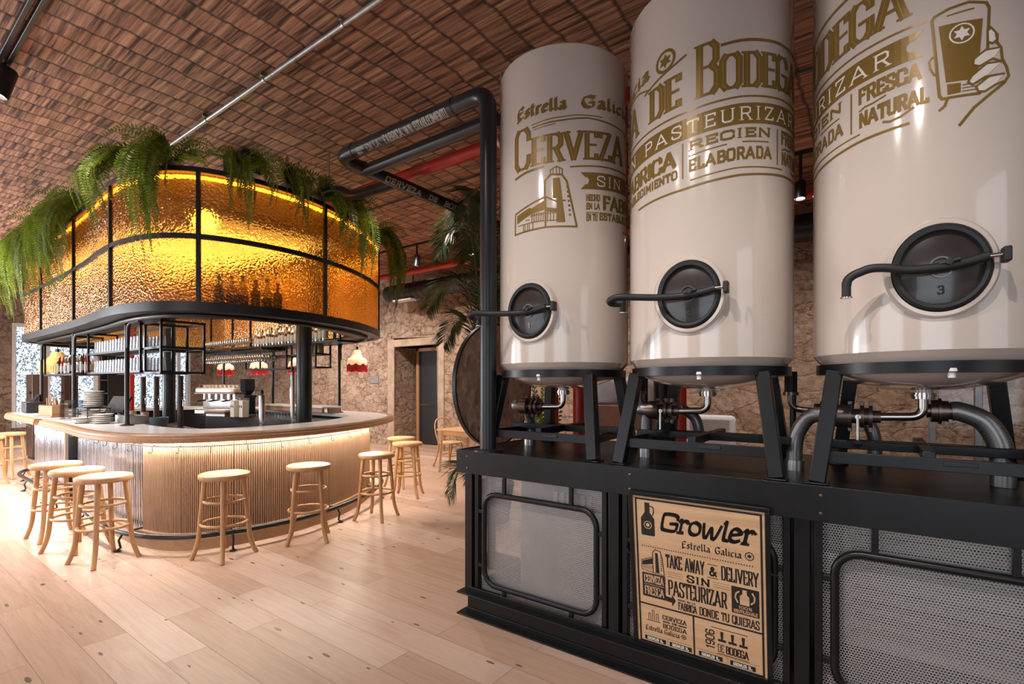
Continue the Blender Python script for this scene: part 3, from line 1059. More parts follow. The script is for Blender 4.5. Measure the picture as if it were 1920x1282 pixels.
# speaker box above the bar
t = thing('ceiling_speaker', 'black box speaker hung from the ceiling behind the canopy ferns', 'speaker', (-5.95, 2.85, 3.95))
m = Matrix.Translation((-5.95, 2.85, 4.07)) @ Matrix.Rotation(0.2, 4, 'Z')
MB().box(-0.17, 0.17, -0.12, 0.12, -0.12, 0.10, m).build('cabinet', 'dark_box', t, bevel=0.01)
MB().box(-0.15, 0.15, -0.128, -0.121, -0.10, 0.08, m).build('grille', 'frame_black', t)
MB().box(-0.03, 0.03, -0.03, 0.03, 0.10, 0.13, m).build('bracket', 'frame_black', t)

# services along the back wall
t = thing('ventilation_duct', 'black spiral ventilation duct running high along the stone back wall', 'duct', (-5, 7.75, 3.62))
b = MB()
for i in range(70):
    x = -9.2 + i * 0.18
    b.tube([(x, 7.75, 3.62), (x + 0.165, 7.75, 3.62)], 0.185, 20)
    b.tube([(x + 0.165, 7.75, 3.62), (x + 0.18, 7.75, 3.62)], 0.192, 20)
b.build('spiral_tube', 'pipe_black', t)
for x in (-8.6, -5.6, -2.6, 0.4):
    for y in (7.55, 7.94):
        MB().box(x, x + 0.03, y, y + 0.01, 3.62, 4.2).build('hanger', 'frame_black', t)
MB().box(-8.9, -8.3, 7.6, 7.8, 3.40, 3.435).build('air_grille', 'white_paint', t, bevel=0.004)
t = thing('sprinkler_pipe', 'bright red pipe running in front of the black duct at the back', 'pipe', (-5, 7.3, 3.92))
MB().tube([(-9.4, 7.3, 3.9), (2.9, 7.3, 3.9)], 0.058, 14).build('tube', 'red_paint', t)
for x in (-8.2, -5.2, -2.2, 0.8):
    MB().tube([(x, 7.3, 3.95), (x, 7.3, 4.2)], 0.008, 6).tube([(x - 0.015, 7.3, 3.9), (x + 0.015, 7.3, 3.9)], 0.066, 14).build('hanger', 'galv', t)
t = thing('sprinkler_pipe', 'fat red pipe crossing under the ceiling between bar canopy and tanks', 'pipe', (-4.0, 3.42, 3.6))
MB().tube(round_path([(-5.15, 3.42, 3.60), (-0.9, 3.42, 3.60), (-0.9, 3.42, 4.2)], 0.12), 0.056, 16).build('tube', 'red_paint', t)
for x in (-5.1, -2.6):
    MB().tube([(x, 3.42, 3.6), (x, 3.42, 4.2)], 0.008, 6).tube([(x - 0.015, 3.42, 3.6), (x + 0.015, 3.42, 3.6)], 0.063, 14).build('hanger', 'galv', t)
t = thing('conduit_pipe', 'thin dark cable crossing the ceiling beyond the lettered black pipes', 'pipe', (-5, 5.0, 4.18))
MB().tube([(-8.0, 4.9, 4.18), (2.9, 4.9, 4.18)], 0.012, 8).build('tube', 'frame_black', t)


# ------------------------------------------------------------------ tank platform
PY = 2.44          # front plane of the fascia
PX0, PX1 = -2.225, 1.75
PYB = 3.55
PT = 1.075
pf = thing('tank_platform', 'long black steel platform with mesh bays carrying the three cream tanks', 'platform', (PX0, PY, 0))
b = MB().box(PX0 + 0.01, PX1, PY + 0.012, PYB, PT - 0.012, PT)
b.build('top_plate', 'steel_black', pf, bevel=0.002)
b = MB().box(PX0, PX1, PY, PY + 0.014, 0.93, PT + 0.004).box(PX0, PX0 + 0.014, PY + 0.014, PYB, 0.93, PT + 0.004).box(PX0, PX1, PYB - 0.014, PYB, 0.93, PT - 0.012)
b.build('fascia', 'steel_black', pf, bevel=0.002)
b = MB()
for x in (-2.13, -1.02, -0.18, 0.72, 1.55):
    for z in (0.965, 1.04):
        b.lathe([(0, 0), (0.007, 0), (0.007, 0.003), (0.0035, 0.005), (0, 0.005)], 8, mtx=Matrix.Translation((x, PY, z)) @ Matrix.Rotation(PI / 2, 4, 'X'))
b.build('bolt_heads', 'bronze', pf)
# skirt with its two flanges
b = MB().box(PX0 + 0.05, PX1, PY + 0.055, PY + 0.07, 0.0, 0.16).box(PX0 + 0.05, PX0 + 0.065, PY + 0.07, PYB, 0.0, 0.16)
b.build('skirt', 'steel_black', pf, bevel=0.002)
for z in (0.0, 0.138):
    b = MB().box(PX0, PX1, PY, PY + 0.055, z, z + 0.008).box(PX0, PX0 + 0.05, PY + 0.055, PYB, z, z + 0.008)
    b.box(PX0 + 0.045, PX1, PY + 0.047, PY + 0.055, z + 0.008, z + 0.04)
    b.build('flange', 'steel_black', pf, bevel=0.0015)
PPOST = (-2.165, -1.135, -0.255, 0.66, 1.6)
for x in PPOST:
    b = MB().box(x - 0.03, x + 0.03, PY + 0.05, PY + 0.11, 0.14, 0.93)
    if x > -2.1:
        b.box(x - 0.075, x - 0.045, PY + 0.06, PY + 0.10, 0.14, 0.93)
    b.box(x + 0.045, x + 0.075, PY + 0.06, PY + 0.10, 0.14, 0.93)
    b.build('post', 'steel_black', pf, bevel=0.003)
    MB().box(x - 0.03, x + 0.03, PYB - 0.08, PYB - 0.02, 0.0, 0.93).build('post', 'steel_black', pf, bevel=0.003)
for x0, x1 in zip(PPOST[:-1], PPOST[1:]):
    a, c = x0 + 0.075, x1 - 0.075
    if x1 > 1:
        c = x1 - 0.03
    mp = MB().box(a, c, PY + 0.098, PY + 0.100, 0.16, 0.92).build('mesh_panel', 'mesh', pf, smooth=False)
    # round-cornered tube frame standing on stubs
    fa, fc, za, zb, rr = a + 0.045, c - 0.035, 0.215, 0.80, 0.095
    pts = arc_pts((fc - rr, PY + 0.07, zb - rr), rr, 0, 90, 6) + arc_pts((fa + rr, PY + 0.07, zb - rr), rr, 90, 180, 6) + \
        arc_pts((fa + rr, PY + 0.07, za + rr), rr, 180, 270, 6) + arc_pts((fc - rr, PY + 0.07, za + rr), rr, 270, 360, 6)
    MB().tube(pts, 0.017, 10, closed=True).build('bay_frame', 'steel_black', pf)
    sb = []
    for z in (0.33, 0.68):
        sb += [(a, fa - 0.01, z - 0.012, z + 0.012), (fc + 0.01, c, z - 0.012, z + 0.012)]
    for u in (0.2, 0.8):
        x = fa + (fc - fa) * u
        sb += [(x - 0.012, x + 0.012, 0.16, za - 0.01), (x - 0.012, x + 0.012, zb + 0.01, 0.93)]
    for q0, q1, q2, q3 in sb:
        MB().box(q0, q1, PY + 0.062, PY + 0.08, q2, q3).build('stub', 'steel_black', pf, bevel=0.002)
# what stands inside the platform
b = MB().box(PX0 + 0.08, PX1, PYB - 0.06, PYB - 0.03, 0.0, 0.92)
b.build('back_panel', 'galv', pf, smooth=False)
t = thing('cooling_unit', 'pale grey cooling cabinet behind the mesh under the third tank', 'cooling unit', (0.25, 3.0, 0))
MB().box(-0.12, 0.58, 2.78, 3.4, 0.30, 0.90).build('cabinet', 'carton', t, bevel=0.01)
MB().box(-0.10, 0.56, 2.80, 3.38, 0.0, 0.30).build('base', 'galv', t, bevel=0.004)
b = MB()
for i in range(8):
    z = 0.38 + i * 0.06
    b.box(-0.07, 0.52, 2.765, 2.785, z, z + 0.022)
b.build('louvres', 'steel', t, bevel=0.003)
t = thing('cooling_unit', 'grey cooling cabinet behind the mesh at the left end of the platform', 'cooling unit', (-1.65, 3.0, 0))
MB().box(-2.0, -1.3, 2.85, 3.4, 0.02, 0.84).build('cabinet', 'galv', t, bevel=0.01)
b = MB()
for i in range(6):
    b.box(-1.72 + i * 0.05, -1.69 + i * 0.05, 2.835, 2.85, 0.70, 0.80)
b.build('louvres', 'carton', t)
t = thing('cooling_unit', 'grey cooling cabinet hidden behind the plywood price board', 'cooling unit', (-0.7, 3.0, 0))
MB().box(-1.0, -0.38, 2.85, 3.4, 0.02, 0.84).build('cabinet', 'galv', t, bevel=0.01)
MB().box(-0.9, -0.5, 2.84, 2.85, 0.5, 0.75).build('door', 'steel', t, bevel=0.004)

# ------------------------------------------------------------------ tanks
KZ = 0.885
TR = 0.4164
TY = 2.853
TXS = (-1.657, -0.742, 0.174)
ZB, ZT = 1.5885, 3.485
FW = lambda z: 1.5 + (z - 1.5) * KZ
PH = [0, 130.0, 229.4]
GT = [(-140, 2.945), (-103, 2.945), (-60, 2.955), (0, 3.0), (40, 3.03), (75, 3.07), (105, 3.088), (135, 3.098), (180, 3.1)]


def gbase(p):
    for (a, za), (c, zc) in zip(GT[:-1], GT[1:]):
        if p <= c:
            return za + (zc - za) * (p - a) / (c - a)
    return GT[-1][1]


def art(estr):
    """printed artwork of a tank, laid out as (degrees, height) quads: gold, light, cream"""
    gold, light, cream = [], [], []
    K = 1 / 122.0   # one degree is about 0.0082 m

    def T(dst, s, a, c, y0, y1, t, **kw):
        for q in strokes(s, a / 122, c / 122, y0, y1, t, **kw):
            dst.append([(x * 122, y) for x, y in q])

    def L(dst, pts, t, closed=False):
        for q in pline([(x / 122, y) for x, y in pts], t, closed):
            dst.append([(x * 122, y) for x, y in q])

    T(gold, 'Estrella', -102, -56, estr, estr + 0.108, 0.030, nib=40, gap=0.10)
    T(gold, 'Galicia', -47, 14, estr, estr + 0.108, 0.032, nib=40, gap=0.10)
    e = estr + 0.045
    gold.extend([[(26.5 + (x) * 122, y) for x, y in q] for q in ringq(0, e, 0.047, 0.063, 24)])
    gold.extend([[(26.5 + (x) * 122, y) for x, y in q] for q in star6(0, e, 0.040)])
    big = (1.46, -0.02)
    T(gold, 'CERVEZA', -104, 0, 0.0, 0.19, 0.036, gap=0.22, big={0: big}, slab=0.30, hth=0.46)
    T(gold, 'DE', 11.5, 38.5, 0.0, 0.185, 0.038, gap=0.26, slab=0.28, hth=0.46)
    T(gold, 'BODEGA', 45.6, 130.5, 0.0, 0.19, 0.036, gap=0.22, big={0: (1.5, 0)}, slab=0.28, hth=0.46)
    T(light, 'CERVEZA', -101.8, -2.2, 0.005, 0.185, 0.0035, gap=0.25, hth=0.1, big={0: big})
    T(light, 'DE', 13.9, 36.1, 0.005, 0.18, 0.0035, gap=0.28, hth=0.1)
    T(light, 'BODEGA', 47.8, 128.3, 0.005, 0.185, 0.0035, gap=0.25, hth=0.1, big={0: (1.5, 0)})
    # swelling rules above and below the name
    L(gold, [(-86, 0.275), (-70, 0.287), (-50, 0.292), (-27, 0.285)], 0.007)
    L(gold, [(-85, 0.255), (-70, 0.265), (-40, 0.272), (0, 0.24), (14, 0.195), (40, 0.205), (52, 0.24)][:5], 0.010)
    L(gold, [(-84, 0.238), (-75, 0.245), (-66, 0.25)], 0.006)
    L(gold, [(8, 0.19), (20, 0.215), (34, 0.245), (41, 0.265)], 0.014)
    L(gold, [(63, 0.245), (80, 0.25), (100, 0.252), (131, 0.245)], 0.016)
    L(gold, [(-103, -0.045), (-92, -0.028), (-76, -0.018)], 0.016)
    L(gold, [(-54, -0.042), (-30, -0.040), (10, -0.045), (60, -0.047), (110, -0.047), (137, -0.050)], 0.010)
    # swallow-tailed banner
    y0, y1, ym = -0.192, -0.082, -0.137
    gold.extend(quad_split((-34, y0), (124, y0), (124, y1), (-34, y1), 50, 1))
    gold.append([(-46, y1), (-42, ym + 0.022), (-40.6, ym + 0.024), (-39.3, ym + 0.012), (-39.0, ym), (-34, ym), (-34, y1)])
    gold.append([(-46, y0), (-34, y0), (-34, ym), (-39.0, ym), (-39.3, ym - 0.012), (-40.6, ym - 0.024), (-42, ym - 0.022)])
    gold.append([(136, y1), (124, y1), (124, ym), (129.0, ym), (129.3, ym + 0.012), (130.6, ym + 0.024), (132, ym + 0.022)])
    gold.append([(136, y0), (132, ym - 0.022), (130.6, ym - 0.024), (129.3, ym - 0.012), (129.0, ym), (124, ym), (124, y0)])
    T(cream, 'SIN', -32, -5, ym - 0.036, ym + 0.036, 0.0085, gap=0.34, slab=0.9)
    T(cream, 'PASTEURIZAR', 8, 122, ym - 0.036, ym + 0.036, 0.0085, gap=0.42, slab=0.9)
    # lower rows
    T(gold, 'HECHO', -41.5, -29, -0.27, -0.225, 0.008, gap=0.2)
    T(gold, 'EN LA', -41.5, -29, -0.325, -0.28, 0.008, gap=0.2)
    T(gold, 'FABRICA', -27, 35, -0.325, -0.228, 0.026, gap=0.2, hth=0.55)
    T(gold, 'EN TU', -41.5, -31.5, -0.40, -0.35, 0.007, gap=0.2)
    T(gold, 'ESTABLECIMIENTO', -30, 35.6, -0.395, -0.342, 0.0115, gap=0.3)
    L(gold, [(-41.5, -0.343), (-31, -0.343)], 0.005)
    for x in (38.9, 102.2):
        L(gold, [(x, -0.214), (x, -0.40)], 0.008)
    T(gold, 'RECIEN', 42.5, 96, -0.265, -0.212, 0.0125, gap=0.24, slab=0.5)
    L(gold, [(43, -0.292), (66, -0.286)], 0.007)
    L(gold, [(76, -0.286), (94, -0.288)], 0.007)
    T(gold, 'ELABORADA', 42.5, 97, -0.380, -0.310, 0.014, gap=0.28)
    T(gold, 'FRESCA', 106, 135.5, -0.288, -0.212, 0.0135, gap=0.22)
    T(gold, 'NATURAL', 106.5, 138.5, -0.398, -0.325, 0.0135, gap=0.22)
    L(gold, [(119, -0.415), (122, -0.425), (127, -0.420), (132, -0.400)], 0.010)
    L(gold, [(107, -0.318), (110, -0.308), (114, -0.310), (120, -0.300)], 0.008)
    L(gold, [(44, -0.425), (70, -0.420), (107, -0.424)], 0.007)
    L(gold, [(0, -0.452), (40, -0.462), (80, -0.460), (110, -0.458), (130, -0.462)], 0.012)
    return gold, light, cream


def mash_house():
    """drawing of the brewery tower and hall"""
    gold, cream = [], []

    def P(pts):
        gold.append(pts)

    def L(pts, t, closed=False):
        for q in pline([(x / 122, y) for x, y in pts], t, closed):
            gold.append([(x * 122, y) for x, y in q])
    # coordinates: degrees, absolute fit height
    tl, tr, top = -74.5, -56.5, 2.845
    L([(-74.5, 2.72), (-74.5, 2.838), (-70, 2.875), (-61, 2.87), (-57, 2.825), (-49, 2.53)], 0.013)
    L([(-70, 2.875), (-70, 2.905), (-65, 2.925), (-60.5, 2.905), (-60.5, 2.872)], 0.008)
    for x in (-67.8, -65.2, -62.8):
        L([(x, 2.875), (x, 2.918)], 0.006)
    P([(-68, 2.85), (-62.5, 2.85), (-58, 2.56), (-65, 2.56), (-65, 2.72), (-68, 2.72)])
    for i in range(8):
        z = 2.60 + i * 0.030
        x = -56.2 + (2.82 - z) * 12
        P([(x - 1.6, z), (x, z), (x, z + 0.014), (x - 1.6, z + 0.014)])
    L([(-74, 2.735), (-103, 2.66), (-103.5, 2.522), (-74, 2.535), (-49, 2.53)], 0.012)
    L([(-74, 2.735), (-74, 2.535)], 0.012)
    L([(-74, 2.735), (-66, 2.70), (-58, 2.70)], 0.010)
    P([(-101, 2.645), (-88, 2.68), (-86, 2.672), (-74, 2.715), (-74, 2.650), (-86, 2.635), (-101, 2.590)])
    P([(-74, 2.640), (-74, 2.665), (-64, 2.65), (-64, 2.62)])
    for x in (-86, -84, -82, -80, -78, -76, -72.5, -70, -67.5, -65):
        L([(x, 2.575 if x < -74 else 2.572), (x + 0.3, 2.635)], 0.006)
        L([(x - 1, 2.62), (x + 1, 2.632)], 0.006)
    L([(-100, 2.575), (-80, 2.580), (-60, 2.572)], 0.006)
    for x in (-94, -92.5, -90, -88.2, -85):
        L([(x, 2.53), (x, 2.572)], 0.006)
    L([(-92, 2.60), (-88, 2.60)], 0.006)
    return gold, cream


def beer_hand():
    """drawing of a hand holding a beer glass"""
    gold, cream, light = [], [], []

    def L(dst, pts, t, closed=False):
        for q in pline([(x / 122, y) for x, y in pts], t, closed):
            dst.append([(x * 122, y) for x, y in q])
    # glass outline
    L(gold, [(139.5, 3.040), (142.4, 2.715), (143.5, 2.700), (158.2, 2.695), (159.6, 2.712), (161.5, 2.86), (162.2, 3.040), (161, 3.062), (154, 3.078), (146, 3.070), (140.5, 3.054), (139.5, 3.040)], 0.011)
    gold.extend(quad_split((145.0, 2.765), (157.5, 2.755), (159.6, 3.000), (142.1, 3.008), 8, 4))
    gold.extend(quad_split((145.6, 2.712), (150.8, 2.712), (150.8, 2.752), (145.4, 2.757), 2, 1))
    L(gold, [(151.5, 2.715), (157.5, 2.715)], 0.004)
    L(gold, [(151.5, 2.728), (157.8, 2.728)], 0.004)
    L(gold, [(151.5, 2.741), (157.8, 2.741)], 0.004)
    L(gold, [(145.5, 3.042), (156, 3.048)], 0.006)
    cream.extend([[(151.2 + x * 122, y) for x, y in q] for q in ringq(0, 2.955, 0.036, 0.042, 24)])
    cream.extend([[(151.2 + x * 122, y) for x, y in q] for q in star6(0, 2.955, 0.030)])
    L(light, [(147.2, 2.80), (147.0, 2.90), (154.0, 2.905), (154.0, 2.80)], 0.003)
    # thumb behind, fingers in front, wrist
    L(gold, [(141.3, 2.875), (139.6, 2.885), (138.4, 2.868), (138.8, 2.840), (140.2, 2.812), (141.8, 2.800)], 0.008)
    fing = [
        [(163.0, 2.955), (161.4, 2.945), (161.6, 2.900), (163.5, 2.892), (165.3, 2.905), (164.8, 2.935), (163.0, 2.955)],
        [(167.2, 2.872), (160.5, 2.868), (155.8, 2.838), (155.6, 2.815), (158.2, 2.806), (163.5, 2.830), (167.5, 2.815)],
        [(167.5, 2.815), (161.0, 2.812), (155.0, 2.770), (153.6, 2.748), (155.4, 2.735), (160.5, 2.760), (168.5, 2.765)],
        [(168.5, 2.765), (162, 2.758), (156.8, 2.724), (157.6, 2.704), (160.2, 2.700), (164.5, 2.722), (168.5, 2.735)],
    ]
    for f in fing:
        cream.append(f[:-1])
        L(light, f, 0.001)
    out = fing
    L(gold, [(162.4, 2.960), (165.6, 2.925), (165.4, 2.895), (167.2, 2.872), (167.8, 2.825), (169.8, 2.790), (170.6, 2.755), (168.6, 2.728), (163.0, 2.690), (156, 2.640), (150.3, 2.577)], 0.011)
    L(gold, [(145.5, 2.695), (144.5, 2.668), (142.5, 2.655)], 0.010)
    return gold, cream, light, fing


def lay(tank_i, polys, parent, name, m, lift, rel=True):
    cx = TXS[tank_i]
    vis = []
    for q in polys:
        a = sum(p[0] for p in q) / len(q) - PH[tank_i]
        if -190 < a < 40:
            vis.append(q)

    def fn(a, y):
        z = FW(gbase(a) + y) if rel else FW(y)
        th = math.radians(a - PH[tank_i])
        return (cx + (TR + lift) * math.cos(th), TY + (TR + lift) * math.sin(th), z)
    return put_quads(vis, fn, name, m, parent, sub=3.2)


TANK_LABEL = ('cream beer tank farthest left, with a brewery tower drawing and manway 1',
              'cream beer tank in the middle of the three, manway marked 2',
              'largest looking cream beer tank at far right, with hand and glass drawing')


def sub_part(name, mb, m, parent, **kw):
    return mb.build(name, m, parent, **kw)


def tank(i):
    cx = TXS[i]
    t = thing('beer_tank', TANK_LABEL[i], 'tank', (cx, TY, PT), 'cream beer tanks on the platform')
    body = MB().lathe([(TR - 0.035, ZB), (TR, ZB + 0.045), (TR, ZT - 0.03), (TR - 0.008, ZT - 0.012), (TR - 0.03, ZT), (TR - 0.06, ZT + 0.004)], 96, (cx, TY, 0)).build('body', 'enamel', t, sharp=25)
    MB().lathe([(TR - 0.06, ZT), (0.3, ZT + 0.07), (0.15, ZT + 0.10), (0, ZT + 0.11)], 48, (cx, TY, 0)).build('dome', 'enamel', t)
    MB().lathe([(0.0, 1.476), (0.12, 1.482), (0.24, 1.505), (0.33, 1.54), (0.365, 1.575), (0.365, 1.59), (0, 1.59)], 56, (cx, TY, 0)).build('bottom_dish', 'enamel', t)
    # manway: collar, smoked oval lid, number
    dz = 1.934
    q = Matrix.Translation((cx + 0.022, TY - TR + 0.004, dz)) @ Matrix.Rotation(math.radians(4), 4, 'Z') @ Matrix.Rotation(PI / 2, 4, 'X') @ Matrix.Diagonal((0.9, 1, 1, 1))
    man = MB().lathe([(0.188, -0.05), (0.186, 0.010), (0.178, 0.020), (0.164, 0.022), (0.160, 0.010), (0.16, -0.03)], 56, mtx=q).build('manway', 'enamel', t)
    MB().lathe([(0.160, -0.03), (0.160, 0.024), (0.150, 0.034), (0.138, 0.032), (0.134, 0.020), (0.134, -0.03)], 56, mtx=q).build('gasket_ring', 'rubber', man)
    MB().lathe([(0.0, -0.03), (0.136, -0.03), (0.136, 0.012), (0.10, 0.020), (0.05, 0.026), (0.0, 0.028)], 56, mtx=q).build('lid', 'lid_glass', man)
    put_quads(strokes(str(i + 1), -0.011, 0.013, -0.100, -0.066, 0.006), lambda x, y: q @ Vector((x, y, 0.026)), 'number', 'pale_ink' if i == 0 else 'dark_box', man)
    b = MB().lathe([(0.034, 0.024), (0.040, 0.024), (0.040, 0.034), (0.034, 0.034), (0.034, 0.024)], 24, mtx=q)
    b.build('lid_ring', 'bronze', man)
    # locking arm
    arm = [((0.125, 0.012, 0.05), (0.06, -0.002, 0.055), (-0.03, -0.012, 0.06), (-0.12, -0.014, 0.085), (-0.23, -0.010, 0.12), (-0.30, -0.004, 0.145), (-0.345, -0.012, 0.14), (-0.352, -0.022, 0.12), (-0.34, -0.025, 0.10), (-0.315, -0.028, 0.085)),
           ((0.125, 0.012, 0.05), (0.06, -0.002, 0.055), (-0.03, -0.012, 0.06), (-0.12, -0.014, 0.085), (-0.23, -0.008, 0.12), (-0.30, -0.004, 0.145), (-0.345, -0.014, 0.14), (-0.352, -0.024, 0.12), (-0.34, -0.027, 0.10), (-0.30, -0.028, 0.085)),
           ((0.125, 0.020, 0.05), (0.06, 0.004, 0.055), (-0.02, -0.006, 0.06), (-0.10, -0.004, 0.063), (-0.16, 0.010, 0.065), (-0.21, 0.014, 0.065), (-0.245, 0.004, 0.065), (-0.268, -0.006, 0.065), (-0.285, -0.022, 0.065), (-0.29, -0.045, 0.065))][i]
    A = [q @ Vector((x / 0.9, y, z)) for x, y, z in arm]
    sm = crom([tuple(p) for p in A], False, 6)
    arm_o = MB().tube(sm, 0.0165, 12).build('locking_arm', 'rubber', t)
    e = A[-1]
    e0 = Vector(e)
    MB().tube([e0 + Vector((0, 0, 0.016)), e0 - Vector((0, 0, 0.045))], 0.016, 14).build('arm_socket', 'rubber', arm_o)
    MB().tube([e0 - Vector((0, 0, 0.044)), e0 - Vector((0, 0, 0.049))], 0.021, 14).build('washer', 'chrome', arm_o)
    MB().tube([q @ Vector((0.165 / 0.9, arm[0][1] + 0.001, 0.05)), q @ Vector((0.12 / 0.9, arm[0][1] - 0.001, 0.05))], 0.008, 10).build('threaded_rod', 'chrome', arm_o)
    b = MB()
    pv = q @ Vector((0.172 / 0.9, arm[0][1], 0.045))
    b.cbox(pv, (0.022, 0.05, 0.052), math.radians(4))
    b.build('pivot_bracket', 'rubber', arm_o, bevel=0.005)
    cpt = q @ Vector((0.02, arm[2][1] + 0.004, 0.06))
    b = MB().tube([cpt + Vector((-0.028, -0.012, 0.006)), cpt + Vector((0.03, -0.012, 0.018))], 0.0065, 8)
    b.lathe([(0, -0.012), (0.012, -0.010), (0.012, 0.010), (0, 0.012)], 12, mtx=Matrix.Translation(cpt + Vector((0, -0.012, 0.012))) @ Matrix.Rotation(PI / 2, 4, 'X'))
    b.build('wing_nut', 'rubber', arm_o)
    # lettering
    gold, light, cream = art((0.325, 0.250, 0.25)[i])
    p = lay(i, gold, t, 'printed_lettering', 'gold_ink', 0.0010)
    lay(i, light, p, 'inline_strokes', 'gold_light', 0.0017)
    lay(i, cream, p, 'banner_lettering', 'cream_ink', 0.0017)
    if i == 0:
        g, c = mash_house()
        lay(0, g, t, 'printed_building', 'gold_ink', 0.0010, rel=False)
    if i == 2:
        g, c, l, fing = beer_hand()
        p = lay(2, g, t, 'printed_glass_and_hand', 'gold_ink', 0.0010, rel=False)
        lay(2, c, p, 'printed_highlights', 'cream_ink', 0.0017, rel=False)
        fl = []
        for f in fing:
            for qd in pline([(x / 122, y) for x, y in f], 0.0075):
                fl.append([(x * 122, y) for x, y in qd])
        lay(2, fl, p, 'finger_lines', 'gold_ink', 0.0024, rel=False)
    # stand: ring, four splayed legs, low braces
    st = MB().lathe([(TR - 0.05, 1.548), (TR - 0.012, 1.548), (TR - 0.012, 1.592), (TR - 0.05, 1.592), (TR - 0.05, 1.548)], 40, (cx, TY, 0)).build('stand_ring', 'steel_black', t)
    tops = [(-0.315, -0.235), (0.315, -0.235), (0.27, 0.28), (-0.27, 0.28)]
    feet = [(-0.375, -0.325), (0.385, -0.325), (0.33, 0.36), (-0.33, 0.36)]
    for (tx, ty), (fx, fy) in zip(tops, feet):
        b = MB().beam((cx + fx, TY + fy, PT + 0.004), (cx + tx, TY + ty, 1.56), 0.062, 0.062, up=(0, 1, 0))
        b.box(cx + fx - 0.045, cx + fx + 0.045, TY + fy - 0.045, TY + fy + 0.045, PT, PT + 0.008)
        b.build('leg', 'steel_black', t, bevel=0.004)
    zbr = PT + 0.115
    u = (zbr - PT) / (1.56 - PT)
    fpt = [(cx + f[0] + (tp[0] - f[0]) * u, TY + f[1] + (tp[1] - f[1]) * u, zbr) for f, tp in zip(feet, tops)]
    for k in range(4):
        MB().beam(fpt[k], fpt[(k + 1) % 4], 0.012, 0.05).build('brace', 'steel_black', t, bevel=0.002)
    a = Vector(fpt[0]) * 0.38 + Vector(fpt[1]) * 0.62
    MB().box(a.x - 0.05, a.x + 0.05, a.y - 0.012, a.y - 0.006, zbr - 0.002, zbr + 0.014).build('name_tag', 'dark_box', t, bevel=0.002)
    b = MB().box(cx - 0.40, cx + 0.40, TY - 0.02, TY + 0.02, PT + 0.125, PT + 0.165).box(cx - 0.02, cx + 0.02, TY - 0.30, TY + 0.33, PT + 0.125, PT + 0.165)
    b.build('cross_brace', 'steel_black', t, bevel=0.003)
    MB().lathe([(0, 1.528), (0.012, 1.528), (0.012, 1.548), (0.022, 1.552), (0.020, 1.564), (0, 1.566)], 14, (cx + 0.06, TY - TR + 0.035, 0)).build('drain_button', 'white_paint', t)
    return t


def valve(cx, cy, z, side, parent, handle=False, hose_to=None, second=None):
    """outlet elbow, valve body and braided hose under a tank; side -1 runs to the left"""
    b = MB().tube([(cx, cy, z + 0.10), (cx, cy, z + 0.005)], 0.036, 20)
    b.build('outlet_neck', 'enamel', parent)
    b = MB().tube([(cx, cy, z + 0.012), (cx, cy, z - 0.016)], 0.042, 20)
    b.tube([(cx, cy, z + 0.004), (cx, cy, z - 0.004)], 0.046, 20)
    el_ = round_path([(cx, cy, z), (cx, cy, z - 0.095), (cx + side * 0.16, cy - 0.01, z - 0.10)], 0.075, 8)
    b.tube(el_, 0.0185, 14)
    vb = b.build('elbow', 'chrome', parent)
    x = cx + side * 0.15
    zc = z - 0.10
    b = MB()
    for d0, d1, r in ((0, 0.03, 0.028), (0.03, 0.045, 0.055), (0.045, 0.062, 0.040), (0.062, 0.078, 0.058), (0.078, 0.11, 0.034), (0.11, 0.122, 0.062), (0.122, 0.175, 0.053), (0.175, 0.19, 0.042)):
        b.tube([(x + side * d0, cy - 0.01, zc), (x + side * d1, cy - 0.01, zc)], r, 20)
    b.build('valve_body', 'bronze', parent)
    for d in (0.038, 0.07, 0.116):
        for sg in (-1, 1):
            b = MB()
            b.cbox((x + side * d, cy - 0.02, zc + sg * 0.060), (0.016, 0.03, 0.022), 0)
            b.tube([(x + side * d, cy - 0.045, zc + sg * 0.060), (x + side * d, cy + 0.005, zc + sg * 0.060)], 0.006, 8)
            b.build('clamp', 'bronze', parent, bevel=0.003)
    if handle:
        hx = x + side * 0.085
        b = MB().tube([(hx, cy - 0.03, zc), (hx, cy - 0.085, zc)], 0.011, 10).tube([(hx, cy - 0.082, zc + 0.008), (hx, cy - 0.085, zc - 0.105)], 0.0065, 10)
        h = b.build('lever', 'chrome', parent)
        MB().lathe([(0, -0.018), (0.013, -0.013), (0.018, 0), (0.013, 0.013), (0, 0.018)], 14, (hx, cy - 0.085, zc - 0.12)).build('lever_knob', 'screen', h)
    hx0 = x + side * 0.185
    ht = hose_to or (hx0 + side * 0.22, cy, PT)
    mid = [(hx0, cy - 0.01, zc), (hx0 + side * 0.04, cy - 0.01, zc + 0.004), (hx0 + (ht[0] - hx0) * 0.62, (cy + ht[1]) / 2, zc - 0.015), (hx0 + (ht[0] - hx0) * 0.93, ht[1], zc - 0.10), (ht[0], ht[1], zc - 0.2), (ht[0], ht[1], PT + 0.002)]
    MB().tube(crom(mid, False, 8), 0.036, 18).build('hose', 'hose', parent)
    MB().tube([(ht[0], ht[1], PT), (ht[0], ht[1], PT + 0.05)], 0.044, 18).build('hose_collar', 'steel', parent)


TK = [tank(i) for i in range(3)]
valve(TXS[0], TY, 1.455, -1, TK[0], hose_to=(TXS[0] - 0.33, TY + 0.10, PT))
valve(TXS[1], TY, 1.455, -1, TK[1], handle=True, hose_to=(TXS[1] - 0.36, TY + 0.02, PT))
valve(TXS[2], TY, 1.455, -1, TK[2], handle=True, hose_to=(TXS[2] - 0.50, TY + 0.02, PT))
